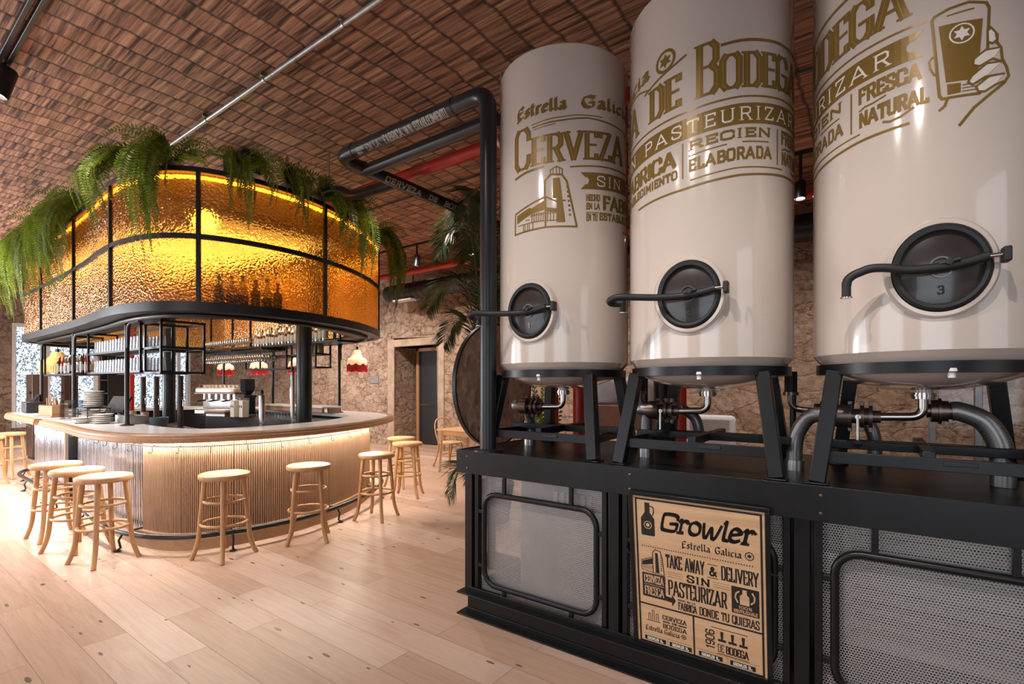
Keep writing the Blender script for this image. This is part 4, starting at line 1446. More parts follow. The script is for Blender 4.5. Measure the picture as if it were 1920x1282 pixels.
# the third tank has a second branch to the right
b = MB()
cx3 = TXS[2]
for d0, d1, r in ((0.015, 0.03, 0.030), (0.03, 0.055, 0.050), (0.055, 0.066, 0.058), (0.066, 0.09, 0.046), (0.09, 0.105, 0.036)):
    b.tube([(cx3 + d0, TY + 0.06, 1.385), (cx3 + d1, TY + 0.06, 1.385)], r, 20)
b.build('side_valve', 'bronze', TK[2])
hs = [(cx3 + 0.10, TY + 0.06, 1.385), (cx3 + 0.13, TY + 0.06, 1.384), (cx3 + 0.205, TY + 0.055, 1.345), (cx3 + 0.25, TY + 0.05, 1.26), (cx3 + 0.262, TY + 0.045, 1.16), (cx3 + 0.262, TY + 0.045, PT + 0.002)]
MB().tube(crom(hs, False, 8), 0.042, 18).build('hose', 'hose', TK[2])

# second outlets hanging from a rail behind the tanks
for k, (x, y, nm) in enumerate(((-1.33, 3.36, 'bronze outlet valve and hose behind the gap between first and second tanks'),
                                (-0.40, 3.36, 'bronze outlet valve and hose behind the gap between second and third tanks'))):
    t = thing('outlet_valve', nm, 'valve', (x, y, PT))
    MB().tube([(x, y + 0.10, PT), (x, y + 0.10, 1.56), (x, y, 1.56)], 0.018, 10).build('stand_post', 'steel_black', t)
    MB().tube([(x, y, 1.58), (x, y, 1.455)], 0.034, 16).build('neck', 'rubber', t)
    valve_b = MB().tube(round_path([(x, y, 1.47), (x, y, 1.36), (x + 0.14, y, 1.35)], 0.06), 0.018, 12)
    valve_b.tube([(x, y, 1.46), (x, y, 1.44)], 0.042, 16).build('elbow', 'bronze', t)
    b = MB()
    for d0, d1, r in ((0.12, 0.15, 0.045), (0.15, 0.17, 0.06), (0.17, 0.22, 0.05), (0.22, 0.24, 0.04)):
        b.tube([(x + d0, y, 1.35), (x + d1, y, 1.35)], r, 18)
    b.build('valve_body', 'bronze', t)
    MB().tube(crom([(x + 0.23, y, 1.35), (x + 0.28, y, 1.345), (x + 0.37, y, 1.29), (x + 0.40, y, 1.2), (x + 0.40, y, PT)], False, 8), 0.034, 16).build('hose', 'hose', t)

# ------------------------------------------------------------------ lettered black pipes
def pipe_text(s, fn, t, sub=0.03, gap=0.2):
    pass


bp = thing('lettered_pipe', 'black pipe rising from the platform and turning overhead, lettered in pale paint', 'pipe', (-2.05, 2.56, PT))
vx, vy, pz = -2.02, 2.52, 3.40
pr = 0.055
MB().tube(round_path([(vx, vy, PT + 0.01), (vx, vy, pz), (-3.62, vy, pz), (-3.62, 5.6, pz), (-3.62, 5.6, 4.2)], 0.13, 10), pr, 24).build('tube', 'pipe_black', bp)
MB().lathe([(0.0, PT), (0.10, PT), (0.10, PT + 0.012), (0.06, PT + 0.016), (0.06, PT + 0.02)], 24, (vx, vy, 0)).build('floor_flange', 'pipe_black', bp)
br = MB().tube([(-3.60, 2.78, pz - 0.02), (-2.15, 2.78, pz - 0.02)], 0.05, 20).build('branch_tube', 'pipe_black', bp)
MB().tube(round_path([(-3.64, 3.15, pz), (-4.3, 3.15, pz + 0.02), (-4.55, 3.15, 3.56), (-5.3, 3.15, 3.56)], 0.15), 0.05, 18).build('branch_tube', 'pipe_black', bp)
for x0, y0, x1, y1 in ((-2.31, vy, -2.33, vy), (-3.40, vy, -3.42, vy), (-3.62, 2.76, -3.62, 2.78), (-3.62, 4.6, -3.62, 4.62)):
    MB().tube([(x0, y0, pz), (x1, y1, pz)], pr + 0.004, 24).build('joint_ring', 'pipe_black', bp)
q1 = strokes('HECHO', -3.30, -3.13, -0.5, 0.5, 0.0155, gap=0.2) if False else []
# side of the pipe along X that faces the street and the floor


def fx(x, v):
    a = math.radians(-125) + v / pr
    return (x, vy + (pr + 0.0012) * math.cos(a), pz + (pr + 0.0012) * math.sin(a))


def fy(y, v):
    a = math.radians(-35) + v / pr
    return (-3.62 + (pr + 0.0012) * math.cos(a), y, pz + (pr + 0.0012) * math.sin(a))


def fxm(x, v):
    a = math.radians(-128) - v / pr
    return (x, vy + (pr + 0.0012) * math.cos(a), pz + (pr + 0.0012) * math.sin(a))


qs = []
for s, a, c, h0, h1, tt in (('HECHO', -3.34, -3.24, 0.002, 0.028, 0.006), ('EN', -3.34, -3.28, -0.03, -0.004, 0.006), ('EN LA', -3.22, -3.06, -0.028, 0.028, 0.006), ('FABRICA', -3.01, -2.80, -0.034, 0.034, 0.0085),
                            ('EN TU', -2.775, -2.70, -0.028, 0.028, 0.007), ('ESTABLECIMIENTO', -2.68, -2.36, -0.034, 0.034, 0.0075)):
    qs += strokes(s, a, c, h0, h1, tt, gap=0.22)
put_quads(qs, fxm, 'painted_lettering', 'pale_ink', bp, suby=0.012)
qs = strokes('CERVEZA', 2.98, 3.42, -0.030, 0.030, 0.013, gap=0.3, slab=0.5) + strokes('DE', 3.52, 3.64, -0.026, 0.026, 0.012, gap=0.3, slab=0.5) + strokes('BODEGA', 3.74, 4.16, -0.030, 0.030, 0.012, gap=0.25, slab=0.5)
put_quads(qs, fy, 'painted_lettering', 'pale_ink', bp, suby=0.012)

# risers behind the platform
for x, y, r, m, lab in ((-2.30, 3.78, 0.05, 'red_paint', 'red riser pipe behind the first tank stand, nearer the bar'),
                        (-2.08, 3.85, 0.05, 'red_paint', 'red riser pipe behind the first tank stand, nearer the second tank'),
                        (-1.30, 4.16, 0.05, 'red_paint', 'red riser pipe behind the second tank stand beside the black column'),
                        (-1.52, 4.38, 0.085, 'pipe_black', 'black round column behind the second tank stand')):
    t = thing('riser_pipe', lab, 'pipe', (x, y, 0))
    MB().tube([(x, y, 0), (x, y, 4.2)], r, 18).build('tube', m, t)
    MB().tube([(x, y, 0), (x, y, 0.03)], r * 1.5, 18).build('floor_collar', m, t)

# ------------------------------------------------------------------ price board
sgn = thing('price_board', 'plywood price board in a black frame hung on the platform front', 'sign', (-0.69, 2.42, 0.16))
SW, SH = 0.648, 0.82
S0 = Vector((-1.016, 2.498, 0.150))
SU = Vector((1, 0, 0))
SV = Vector((0, 2.412 - 2.498, 0.972 - 0.150)).normalized()
SN = SU.cross(SV)


def sp(u, v, lift=0.0):
    """u from the left, v from the top, both 0..1"""
    return S0 + SU * (u * SW) + SV * ((1 - v) * SH) + SN * lift


sm_ = Matrix((SU, SV, SN)).transposed().to_4x4()
sm_.translation = S0
b = MB()
fw_ = 0.020
b.box(0, SW, 0, fw_, -0.014, 0.010, sm_).box(0, SW, SH - fw_, SH, -0.014, 0.010, sm_).box(0, fw_, fw_, SH - fw_, -0.014, 0.010, sm_).box(SW - fw_, SW, fw_, SH - fw_, -0.014, 0.010, sm_)
b.build('frame', 'steel_black', sgn, bevel=0.003)
MB().box(fw_, SW - fw_, fw_, SH - fw_, -0.012, 0.0, sm_).build('board', 'sign_wood', sgn, smooth=False)
b = MB()
for u, v in ((-0.012, 0.40), (1.012, 0.36)):
    c = sp(u, v, 0.0)
    b.tube([c + Vector((-0.02, 0.02, 0.004)), c + Vector((0, -0.014, 0)), c + Vector((0.02, 0.0, -0.004))], 0.003, 6)
b.build('cable_tie', 'rubber', sgn)
D, Wt, W2 = [], [], []


def SQ(dst, x0, x1, v0, v1):
    dst.append([(x0, -v1), (x1, -v1), (x1, -v0), (x0, -v0)])


ASP = SW / SH


def ST(dst, s, u0, u1, v0, v1, t, **kw):
    for q in strokes(s, u0 * ASP, u1 * ASP, -v1, -v0, t, **kw):
        dst.append([(x / ASP, y) for x, y in q])


def SL(dst, pts, t, closed=False):
    for q in pline([(x * ASP, -y) for x, y in pts], t, closed):
        dst.append([(x / ASP, y) for x, y in q])


# border and divisions
SL(D, [(0.055, 0.045), (0.945, 0.045), (0.945, 0.962), (0.055, 0.962)], 0.011, True)
SL(D, [(0.055, 0.715), (0.945, 0.715)], 0.010)
SL(D, [(0.472, 0.715), (0.472, 0.962)], 0.010)
# bottle
bt = [(0.125, 0.065), (0.165, 0.065), (0.165, 0.125), (0.20, 0.165), (0.20, 0.265), (0.195, 0.272), (0.098, 0.272), (0.092, 0.265), (0.092, 0.165), (0.125, 0.125)]
D.append([(x, -y) for x, y in bt[::-1]])
SL(D, [(0.166, 0.085), (0.192, 0.090), (0.196, 0.120), (0.186, 0.142)], 0.007)
Wt += [[(0.146 + x / ASP, y) for x, y in q] for q in ringq(0, -0.205, 0.021, 0.025, 20)] + [[(0.146 + x / ASP, y) for x, y in q] for q in star6(0, -0.205, 0.016)]
# brush word
for q in strokes('Growler', 0, 0.66 * ASP, 0, 0.125, 0.026, gap=0.04, nib=62, caps={}, curvy=True, big={1: (1.15, 0), 2: (1.15, 0), 3: (1.15, 0), 5: (1.15, 0), 6: (1.15, 0)}) + strokes('Growler', 0.002, 0.66 * ASP + 0.002, 0.002, 0.125, 0.016, gap=0.04, caps={}, curvy=True, big={1: (1.15, 0), 2: (1.15, 0), 3: (1.15, 0), 5: (1.15, 0), 6: (1.15, 0)}):
    D.append([((x + y * 0.22) / ASP + 0.235, y - 0.232) for x, y in q])
ST(D, 'Estrella', 0.40, 0.61, 0.262, 0.312, 0.0085, nib=38, gap=0.12)
ST(D, 'Galicia', 0.635, 0.82, 0.262, 0.312, 0.0085, nib=38, gap=0.12)
D += [[(0.868 + x / ASP, y) for x, y in q] for q in ringq(0, -0.287, 0.019, 0.024, 20)] + [[(0.868 + x / ASP, y) for x, y in q] for q in star6(0, -0.287, 0.014)]
for i in range(46):
    u = 0.09 + i * 0.0176
    SQ(D, u, u + 0.0085, 0.338, 0.344)
# brewery drawing
SL(D, [(0.175, 0.50), (0.175, 0.375), (0.195, 0.355), (0.235, 0.360), (0.25, 0.40), (0.262, 0.508)], 0.005)
SL(D, [(0.175, 0.405), (0.085, 0.435), (0.085, 0.495), (0.175, 0.503), (0.262, 0.508)], 0.004)
D.append([(x, -y) for x, y in ((0.09, 0.465), (0.09, 0.440), (0.175, 0.412), (0.175, 0.45))])
D.append([(x, -y) for x, y in ((0.195, 0.50), (0.195, 0.375), (0.215, 0.375), (0.225, 0.50))])
for i in range(7):
    SL(D, [(0.095 + i * 0.0125, 0.462), (0.10 + i * 0.0125, 0.488)], 0.003)
for i in range(8):
    SQ(D, 0.236, 0.246, 0.385 + i * 0.013, 0.391 + i * 0.013)
ST(D, 'TAKE AWAY', 0.275, 0.565, 0.368, 0.452, 0.0088, gap=0.24, hth=0.75)
ST(D, '&', 0.592, 0.652, 0.388, 0.446, 0.010)
SL(D, [(0.585, 0.378), (0.655, 0.378)], 0.004)
SL(D, [(0.585, 0.456), (0.655, 0.456)], 0.004)
ST(D, 'DELIVERY', 0.675, 0.925, 0.372, 0.456, 0.0088, gap=0.24, hth=0.75)
for v in (0.478, 0.492, 0.506):
    SL(D, [(0.285, v), (0.40, v)], 0.0016)
    SL(D, [(0.62, v), (0.735, v)], 0.0016)
ST(D, 'SIN', 0.43, 0.60, 0.470, 0.516, 0.0115, gap=0.3, slab=0.35, hth=0.6)
ST(D, 'PASTEURIZAR', 0.285, 0.715, 0.526, 0.622, 0.0100, gap=0.22, hth=0.75)
# arrow block
SQ(D, 0.085, 0.268, 0.512, 0.665)
D.append([(x, -y) for x, y in ((0.345, 0.652), (0.315, 0.615), (0.315, 0.638), (0.268, 0.634), (0.268, 0.665), (0.315, 0.668), (0.315, 0.692))])
ST(Wt, 'CERVEZA', 0.10, 0.255, 0.522, 0.574, 0.0060, gap=0.22, hth=0.8)
SL(Wt, [(0.10, 0.584), (0.255, 0.584)], 0.003)
ST(Wt, 'FRESCA', 0.10, 0.255, 0.594, 0.652, 0.0064, gap=0.22, hth=0.8)
ST(D, 'COMO EN LA', 0.36, 0.49, 0.634, 0.646, 0.0028, gap=0.3)
ST(D, 'FABRICA', 0.36, 0.50, 0.652, 0.700, 0.0060, gap=0.22, hth=0.8)
ST(D, 'DONDE TU QUIERAS', 0.515, 0.925, 0.648, 0.700, 0.0066, gap=0.24, hth=0.8)
# reuse block
SQ(D, 0.745, 0.925, 0.475, 0.632)
Wt.append([(x, -y) for x, y in ((0.80, 0.575), (0.862, 0.575), (0.862, 0.525), (0.846, 0.512), (0.846, 0.487), (0.818, 0.487), (0.818, 0.512), (0.80, 0.525))])
SL(Wt, [(0.795, 0.500), (0.775, 0.515), (0.770, 0.540), (0.785, 0.565)], 0.008)
SL(Wt, [(0.872, 0.560), (0.892, 0.545), (0.897, 0.520), (0.882, 0.496)], 0.008)
ST(Wt, '100%', 0.79, 0.88, 0.582, 0.600, 0.0038, gap=0.26)
ST(Wt, 'REUTILIZABLE', 0.757, 0.913, 0.606, 0.626, 0.0033, gap=0.26)
# lower left cell
for i, (u, h) in enumerate(((0.125, 0.040), (0.155, 0.062), (0.187, 0.045))):
    SL(D, [(u, 0.812), (u, 0.812 - h), (u + 0.014, 0.812 - h), (u + 0.016, 0.812)], 0.0035)
    SL(D, [(u - 0.016, 0.818), (u + 0.030, 0.818)], 0.004)
ST(D, 'CERVEZA', 0.235, 0.42, 0.762, 0.790, 0.0058, gap=0.3, slab=0.3, hth=0.6)
ST(D, 'DE', 0.305, 0.345, 0.796, 0.810, 0.004, gap=0.26)
SL(D, [(0.24, 0.803), (0.29, 0.803)], 0.008)
SL(D, [(0.36, 0.803), (0.415, 0.803)], 0.008)
ST(D, 'BODEGA', 0.235, 0.42, 0.816, 0.844, 0.0058, gap=0.3, slab=0.3, hth=0.6)
ST(D, 'Estrella Galicia', 0.095, 0.365, 0.848, 0.886, 0.006, nib=38, gap=0.12)
D += [[(0.395 + x / ASP, y) for x, y in q] for q in ringq(0, -0.868, 0.011, 0.015, 16)] + [[(0.395 + x / ASP, y) for x, y in q] for q in star6(0, -0.868, 0.008)]
# lower right cell
for q in strokes('1906', 0, 0.115, 0, 0.052, 0.0068, gap=0.26):
    D.append([(0.555 + (0.052 - y) / ASP, -0.885 + x) for x, y in q])
for i in range(3):
    u = 0.672 + i * 0.072
    D.append([(x, -y) for x, y in ((u - 0.007, 0.815), (u + 0.007, 0.815), (u + 0.011, 0.768), (u - 0.011, 0.768))])
    SQ(D, u - 0.028, u + 0.028, 0.814, 0.828)
SL(D, [(0.60, 0.752), (0.845, 0.752)], 0.004)
ST(D, 'DE', 0.640, 0.685, 0.845, 0.893, 0.004, gap=0.2)
ST(D, 'BODEGA', 0.695, 0.85, 0.845, 0.893, 0.0068, gap=0.24, hth=0.8)
SL(D, [(0.64, 0.903), (0.85, 0.903)], 0.004)
for u0, u1 in ((0.085, 0.45), (0.495, 0.92)):
    for i in range(36):
        u = u0 + (u1 - u0) * i / 36
        SQ(D, u, u + (u1 - u0) / 72, 0.908, 0.911)
for u in (0.268, 0.705):
    for i in range(8):
        SQ(D, u, u + 0.004, 0.915 + i * 0.005, 0.917 + i * 0.005)
for u0, s in ((0.088, 'GROWLER 1L.'), (0.285, 'GROWLER 2L.'), (0.505, 'GROWLER 1L.'), (0.725, 'GROWLER 2L.')):
    SQ(D, u0, u0 + 0.168, 0.922, 0.950)
    ST(W2, s, u0 + 0.02, u0 + 0.148, 0.926, 0.946, 0.0034, gap=0.28)
pr_ = put_quads(D, lambda u, y: sp(u, -y, 0.0006), 'printed_text', 'dark_ink', sgn)
put_quads(Wt, lambda u, y: sp(u, -y, 0.0012), 'reversed_text', 'sign_wood', pr_)
put_quads(W2, lambda u, y: sp(u, -y, 0.0012), 'size_text', 'white_ink', pr_)


# ------------------------------------------------------------------ the bar
CP = [(-10.4, 1.55), (-9.4, 1.52), (-8.2, 1.5), (-7.0, 1.46), (-6.1, 1.40), (-5.55, 1.42), (-5.08, 1.54), (-4.74, 1.81), (-4.55, 2.22), (-4.49, 2.72),
      (-4.57, 3.22), (-4.77, 3.76), (-5.09, 4.28), (-5.5, 4.72), (-6.1, 5.0), (-7.0, 5.07), (-8.2, 5.06), (-9.4, 5.03), (-10.4, 4.9), (-11.0, 4.5), (-11.3, 3.7), (-11.35, 2.9), (-11.2, 2.2), (-10.9, 1.75)]
_raw = crom(CP, True, 24)
_cum = [0.0]
for i in range(len(_raw)):
    _cum.append(_cum[-1] + math.dist(_raw[i], _raw[(i + 1) % len(_raw)]))
PERI = _cum[-1]


def ring_at(s):
    s = s % PERI
    lo, hi = 0, len(_cum) - 1
    while hi - lo > 1:
        m = (lo + hi) // 2
        if _cum[m] <= s:
            lo = m
        else:
            hi = m
    a, c = _raw[lo], _raw[(lo + 1) % len(_raw)]
    u = (s - _cum[lo]) / (_cum[lo + 1] - _cum[lo])
    return (a[0] + (c[0] - a[0]) * u, a[1] + (c[1] - a[1]) * u)


def ring(s):
    p, q, x = ring_at(s - 0.05), ring_at(s + 0.05), ring_at(s)
    dx, dy = q[0] - p[0], q[1] - p[1]
    L = math.hypot(dx, dy)
    return (x[0], x[1], dy / L, -dx / L)


def rpath(s0, s1, step=0.06):
    n = max(2, int(abs(s1 - s0) / step))
    return [ring(s0 + (s1 - s0) * i / n) for i in range(n + 1)]


def rp(s, o, z):
    x, y, nx, ny = ring(s)
    return Vector((x + nx * o, y + ny * o, z))


def rang(s):
    x, y, nx, ny = ring(s)
    return math.atan2(nx, -ny)     # rotation that turns -Y to the outward normal


def s_of(x, y):
    best = min(range(len(_raw)), key=lambda i: math.dist(_raw[i], (x, y)))
    return _cum[best]


SA0 = s_of(-8.1, 1.5)
SA1 = s_of(-10.2, 4.93)
SB0 = s_of(-10.3, 4.92)
SB1 = s_of(-8.42, 1.5) + PERI
SCORN = s_of(-5.50, 1.43)
CT = 1.08
OVER = -0.33


def worktop(s0, s1, label):
    t = thing('bar_worktop', label, 'bar counter', tuple(rp((s0 + s1) / 2, 0, CT - 0.05)), 'worktops of the bar')
    pa = rpath(s0, s1)
    MB().sweep(pa, [(-0.075, CT - 0.045), (-0.075, CT), (-0.60, CT), (-0.60, CT - 0.045)]).build('white_slab', 'white_top', t, sharp=30)
    MB().sweep(pa, [(-0.085, CT - 0.075), (-0.012, CT - 0.075), (0.0, CT - 0.064), (0.002, CT - 0.035), (-0.006, CT - 0.03), (-0.006, CT - 0.012), (-0.018, CT + 0.003), (-0.075, CT + 0.003), (-0.085, CT)]).build('wooden_edge', 'oak_edge', t, sharp=30)
    return t


wtA = worktop(SA0, SA1, 'long curved white bar worktop with an oak edge facing the stools')
wtB = worktop(SB0, SB1, 'shorter white bar worktop with oak edge beyond the serving gap at left')


def fluted(s0, s1, z0, z1, pitch, depth, base):
    n = max(1, int((s1 - s0) / pitch))
    b = MB()
    vs, fs = [], []
    cols = 0
    for i in range(n):
        sa = s0 + (s1 - s0) * i / n
        w_ = (s1 - s0) / n
        for u, d in ((0.0, 0.0), (0.22, 0.0), (0.24, 0.75), (0.38, 1.0), (0.76, 1.0), (0.92, 0.75), (0.94, 0.0)):
            x, y, nx, ny = ring(sa + u * w_)
            for z in (z0, z1):
                vs.append((x + nx * (base + d * depth), y + ny * (base + d * depth), z))
            cols += 1
    for k in range(cols - 1):
        fs.append((2 * k, 2 * k + 2, 2 * k + 3, 2 * k + 1))
    b.add(vs, fs)
    return b


def bar_front(s0, s1, parts, label, post_at=None):
    t = thing('bar_counter', label, 'bar', tuple(rp((s0 + s1) / 2, OVER, 0)), 'clad fronts of the bar')
    pa = rpath(s0, s1)
    MB().sweep(pa, [(OVER - 0.05, 0.0), (OVER - 0.012, 0.0), (OVER - 0.012, CT - 0.05), (OVER - 0.05, CT - 0.05)]).build('core_wall', 'frame_black', t)
    for a, c, kind in parts:
        if kind == 'wood':
            # panels of slats with fine joints
            m = max(1, round((c - a) / 0.62))
            for i in range(m):
                p, q = a + (c - a) * i / m + 0.003, a + (c - a) * (i + 1) / m - 0.003
                fluted(p, q, 0.15, CT - 0.05, 0.0245, 0.018, OVER - 0.012).build('slatted_panel', 'oak_slat', t, sharp=30)
        else:
            fluted(a, c, 0.15, CT - 0.05, 0.05, 0.014, OVER - 0.010).build('mirrored_panel', 'mirror_flute', t, sharp=50)
    MB().sweep(pa, [(OVER - 0.02, 0.0), (OVER + 0.03, 0.0), (OVER + 0.03, 0.10), (OVER + 0.018, 0.115), (OVER + 0.018, 0.14), (OVER + 0.004, 0.155), (OVER - 0.02, 0.155)]).build('plinth', 'oak_plinth', t, sharp=30)
    led = MB().sweep(rpath(s0 + 0.03, s1 - 0.03), [(OVER + 0.06, CT - 0.062), (OVER + 0.10, CT - 0.062), (OVER + 0.10, CT - 0.050), (OVER + 0.06, CT - 0.050)])
    led.build('light_strip', 'led_white', t)
    return t


bfA = bar_front(SA0, SA1, [(SA0 + 0.14, SCORN, 'mirror'), (SCORN, SA1, 'wood')], 'curved bar front of upright oak slats lit from under the worktop')
MB().cbox(rp(SA0 + 0.05, OVER + 0.03, CT / 2 - 0.03), (0.13, 0.10, CT - 0.06), rang(SA0)).build('end_post', 'steel_black', bfA, bevel=0.004)
bfB = bar_front(SB0, SB1, [(SB0, SB1 - 0.1, 'mirror')], 'mirrored bar front at far left beyond the serving gap')
MB().cbox(rp(SB1 - 0.05, OVER - 0.01, CT / 2 - 0.03), (0.05, 0.07, CT - 0.06), rang(SB1)).build('end_post', 'oak_edge', bfB, bevel=0.004)


def foot_rail(s0, s1, label):
    t = thing('foot_rail', label, 'foot rail', tuple(rp((s0 + s1) / 2, OVER + 0.16, 0)), 'foot rails of the bar')
    pts = [rp(s0 + (s1 - s0) * i / 90, OVER + 0.17, 0.165) for i in range(91)]
    MB().tube(pts, 0.024, 14).build('rail', 'pipe_black', t)
    n = max(2, int((s1 - s0) / 1.15))
    for i in range(n + 1):
        s = s0 + 0.08 + (s1 - s0 - 0.16) * i / n
        b = MB().tube([rp(s, OVER + 0.17, 0.15), rp(s, OVER + 0.20, 0.10), rp(s, OVER + 0.185, 0.03), rp(s, OVER + 0.21, 0.012)], 0.010, 8)
        b.tube([rp(s, OVER + 0.17, 0.165), rp(s, OVER + 0.01, 0.165)], 0.009, 8)
        b.tube([rp(s, OVER + 0.21, 0.0), rp(s, OVER + 0.21, 0.012)], 0.03, 12)
        b.build('bracket', 'pipe_black', t)
    return t


foot_rail(SA0 + 0.05, SA1 - 0.2, 'black foot rail curving round the slatted bar front on small brackets')
foot_rail(SB0 + 0.3, SB1 - 0.1, 'short black foot rail at the mirrored far left end of the bar')


def hook_rail(s0, s1, label):
    t = thing('hook_rail', label, 'hook rail', tuple(rp((s0 + s1) / 2, OVER + 0.03, 0.94)), 'bag hook rails under the worktop')
    pts = [rp(s0 + (s1 - s0) * i / 110, OVER + 0.055, 0.945) for i in range(111)]
    MB().tube(pts, 0.0055, 8).build('rod', 'frame_black', t)
    n = int((s1 - s0) / 0.36)
    for i in range(n):
        s = s0 + 0.1 + (s1 - s0 - 0.2) * i / max(1, n - 1)
        h = [rp(s, OVER + 0.04, 0.951), rp(s, OVER + 0.055, 0.957), rp(s, OVER + 0.066, 0.947), rp(s, OVER + 0.064, 0.90), rp(s, OVER + 0.075, 0.885), rp(s, OVER + 0.092, 0.888), rp(s, OVER + 0.10, 0.903)]
        MB().tube(h, 0.0038, 6).build('hook', 'frame_black', t)
    return t


hook_rail(SA0 + 0.2, SA1 - 0.4, 'thin black rail with bag hooks along the lit slatted bar front')
hook_rail(SB0 + 0.3, SB1 - 0.15, 'thin black rail with bag hooks on the mirrored far left bar end')

# inner work bench
t = thing('work_bench', 'dark steel work bench running inside the ring of the bar', 'work bench', tuple(rp(SCORN, -0.9, 0)))
pa = rpath(SA0 + 0.6, SA1 - 0.6)
MB().sweep(pa, [(-0.62, 0.96), (-0.62, 1.0), (-1.12, 1.0), (-1.12, 0.96)]).build('bench_top', 'steel_bench', t)
MB().sweep(pa, [(-0.66, 0.0), (-0.66, 0.96), (-1.08, 0.96), (-1.08, 0.0)]).build('bench_body', 'steel_bench', t)
# raised back counter (pale top, oak front) behind the taps
t = thing('back_counter', 'raised white counter with oak front inside the bar by the back posts', 'counter', (-7.6, 4.2, 0))
MB().box(-8.3, -6.55, 4.28, 4.32, 1.09, 1.16).build('oak_front', 'oak_edge', t, bevel=0.006)
MB().box(-8.32, -6.53, 4.27, 4.62, 1.16, 1.185).build('white_slab', 'white_top', t, bevel=0.004)

for x in (-8.28, -6.6):
    MB().box(x, x + 0.03, 4.40, 4.60, CT + 0.001, 1.16).build('support', 'oak_edge', t)

# ------------------------------------------------------------------ canopy
CZ0, CZ1, CZ2 = 2.19, 2.83, 3.42
CO = -0.21
cn = thing('bar_canopy', 'black framed canopy of hammered amber glass over the bar', 'canopy', (-8.0, 3.2, CZ0))
full = [ring(PERI * i / 400) for i in range(400)]
for z0, z1, o0, o1, nm in ((CZ0 - 0.03, CZ0 + 0.055, CO - 0.05, CO + 0.025, 'bottom_rail'), (CZ1 - 0.02, CZ1 + 0.02, CO - 0.025, CO + 0.02, 'middle_rail'), (CZ2 - 0.02, CZ2 + 0.025, CO - 0.03, CO + 0.02, 'top_rail')):
    MB().sweep(full, [(o0, z0), (o1, z0), (o1, z1), (o0, z1)], closed=True).build(nm, 'frame_black', cn, sharp=30)
MB().tube([rp(PERI * i / 300, CO - 0.16, CZ0 - 0.045) for i in range(300)], 0.022, 10, closed=True).build('inner_ring', 'frame_black', cn)
MB().sweep(full, [(CO - 0.45, CZ0 - 0.02), (CO - 0.02, CZ0 - 0.02), (CO - 0.02, CZ0 + 0.0), (CO - 0.45, CZ0 + 0.0)], closed=True).build('shelf_deck', 'frame_black', cn, sharp=30)
# mullions at measured places, then evenly round the back
MUL = [s_of(-10.75, 1.65), s_of(-9.15, 1.52), s_of(-7.5, 1.48), s_of(-5.90, 1.41), s_of(-4.72, 1.83), s_of(-4.57, 3.20), s_of(-5.55, 4.74), s_of(-7.1, 5.07), s_of(-8.7, 5.05), s_of(-10.3, 4.92), s_of(-11.33, 3.4)]
MUL.sort()
for s in MUL:
    MB().cbox(rp(s, CO, (CZ0 + CZ2) / 2), (0.034, 0.045, CZ2 - CZ0 - 0.04), rang(s)).build('mullion', 'frame_black', cn, bevel=0.003)
for i, s in enumerate(MUL):
    e = MUL[(i + 1) % len(MUL)]
    if e < s:
        e += PERI
    for z0, z1 in ((CZ0 + 0.055, CZ1 - 0.02), (CZ1 + 0.02, CZ2 - 0.02)):
        pa = rpath(s + 0.015, e - 0.015, 0.05)
        b = MB()
        vs = []
        for x, y, nx, ny in pa:
            for z in (z0, z1):
                vs.append((x + nx * CO, y + ny * CO, z))
        b.add(vs, [(2 * k, 2 * k + 2, 2 * k + 3, 2 * k + 1) for k in range(len(pa) - 1)])
        b.build('glass_pane', 'amber', cn, sharp=60)
MB().sweep([ring(PERI * i / 300) for i in range(300)], [(CO - 0.085, CZ2 - 0.055), (CO - 0.055, CZ2 - 0.055), (CO - 0.055, CZ2 - 0.03), (CO - 0.085, CZ2 - 0.03)], closed=True).build('light_strip', 'amber_emit', cn)
# inner reflector deck of the canopy with lit panels
b = MB()
b.sweep(full, [(CO - 0.34, CZ2 - 0.015), (CO - 0.13, CZ2 - 0.015), (CO - 0.13, CZ2), (CO - 0.34, CZ2)], closed=True)
b.build('top_deck', 'frame_black', cn, sharp=30)
for x in (-9.6, -7.9, -6.3):
    lp = MB().box(x - 0.55, x + 0.55, 2.55, 3.85, 3.30, 3.33).build('light_panel', 'panel_emit', cn)
    b = MB()
    for a, c, d, e in ((x - 0.58, x + 0.58, 2.52, 2.55), (x - 0.58, x + 0.58, 3.85, 3.88), (x - 0.58, x - 0.55, 2.55, 3.85), (x + 0.55, x + 0.58, 2.55, 3.85)):
        b.box(a, c, d, e, 3.29, 3.34)
    b.build('panel_frame', 'frame_black', lp)
for x in (-10.2, -8.75, -7.1, -5.7):
    MB().box(x - 0.02, x + 0.02, 1.9, 4.6, 3.34, 3.38).build('cross_beam', 'frame_black', cn)
# posts from worktop to canopy
for x, y in ((-6.28, 1.84), (-8.25, 1.86), (-10.35, 1.95), (-6.68, 4.66), (-8.62, 4.66), (-10.3, 4.58)):
    b = MB().tube([(x, y, CT + 0.002), (x, y, CZ0)], 0.021, 14).lathe([(0.0, CT + 0.001), (0.062, CT + 0.001), (0.062, CT + 0.010), (0.024, CT + 0.016), (0.024, CT + 0.04), (0, CT + 0.04)], 20, (x, y, 0))
    sgn_ = 1 if y > 3 else -1
    b.tube(round_path([(x + 0.03, y, CZ0 - 0.30), (x + 0.03, y, CZ0 - 0.045), (x + 0.35, y, CZ0 - 0.045)], 0.10), 0.017, 10)
    b.build('post', 'frame_black', cn)

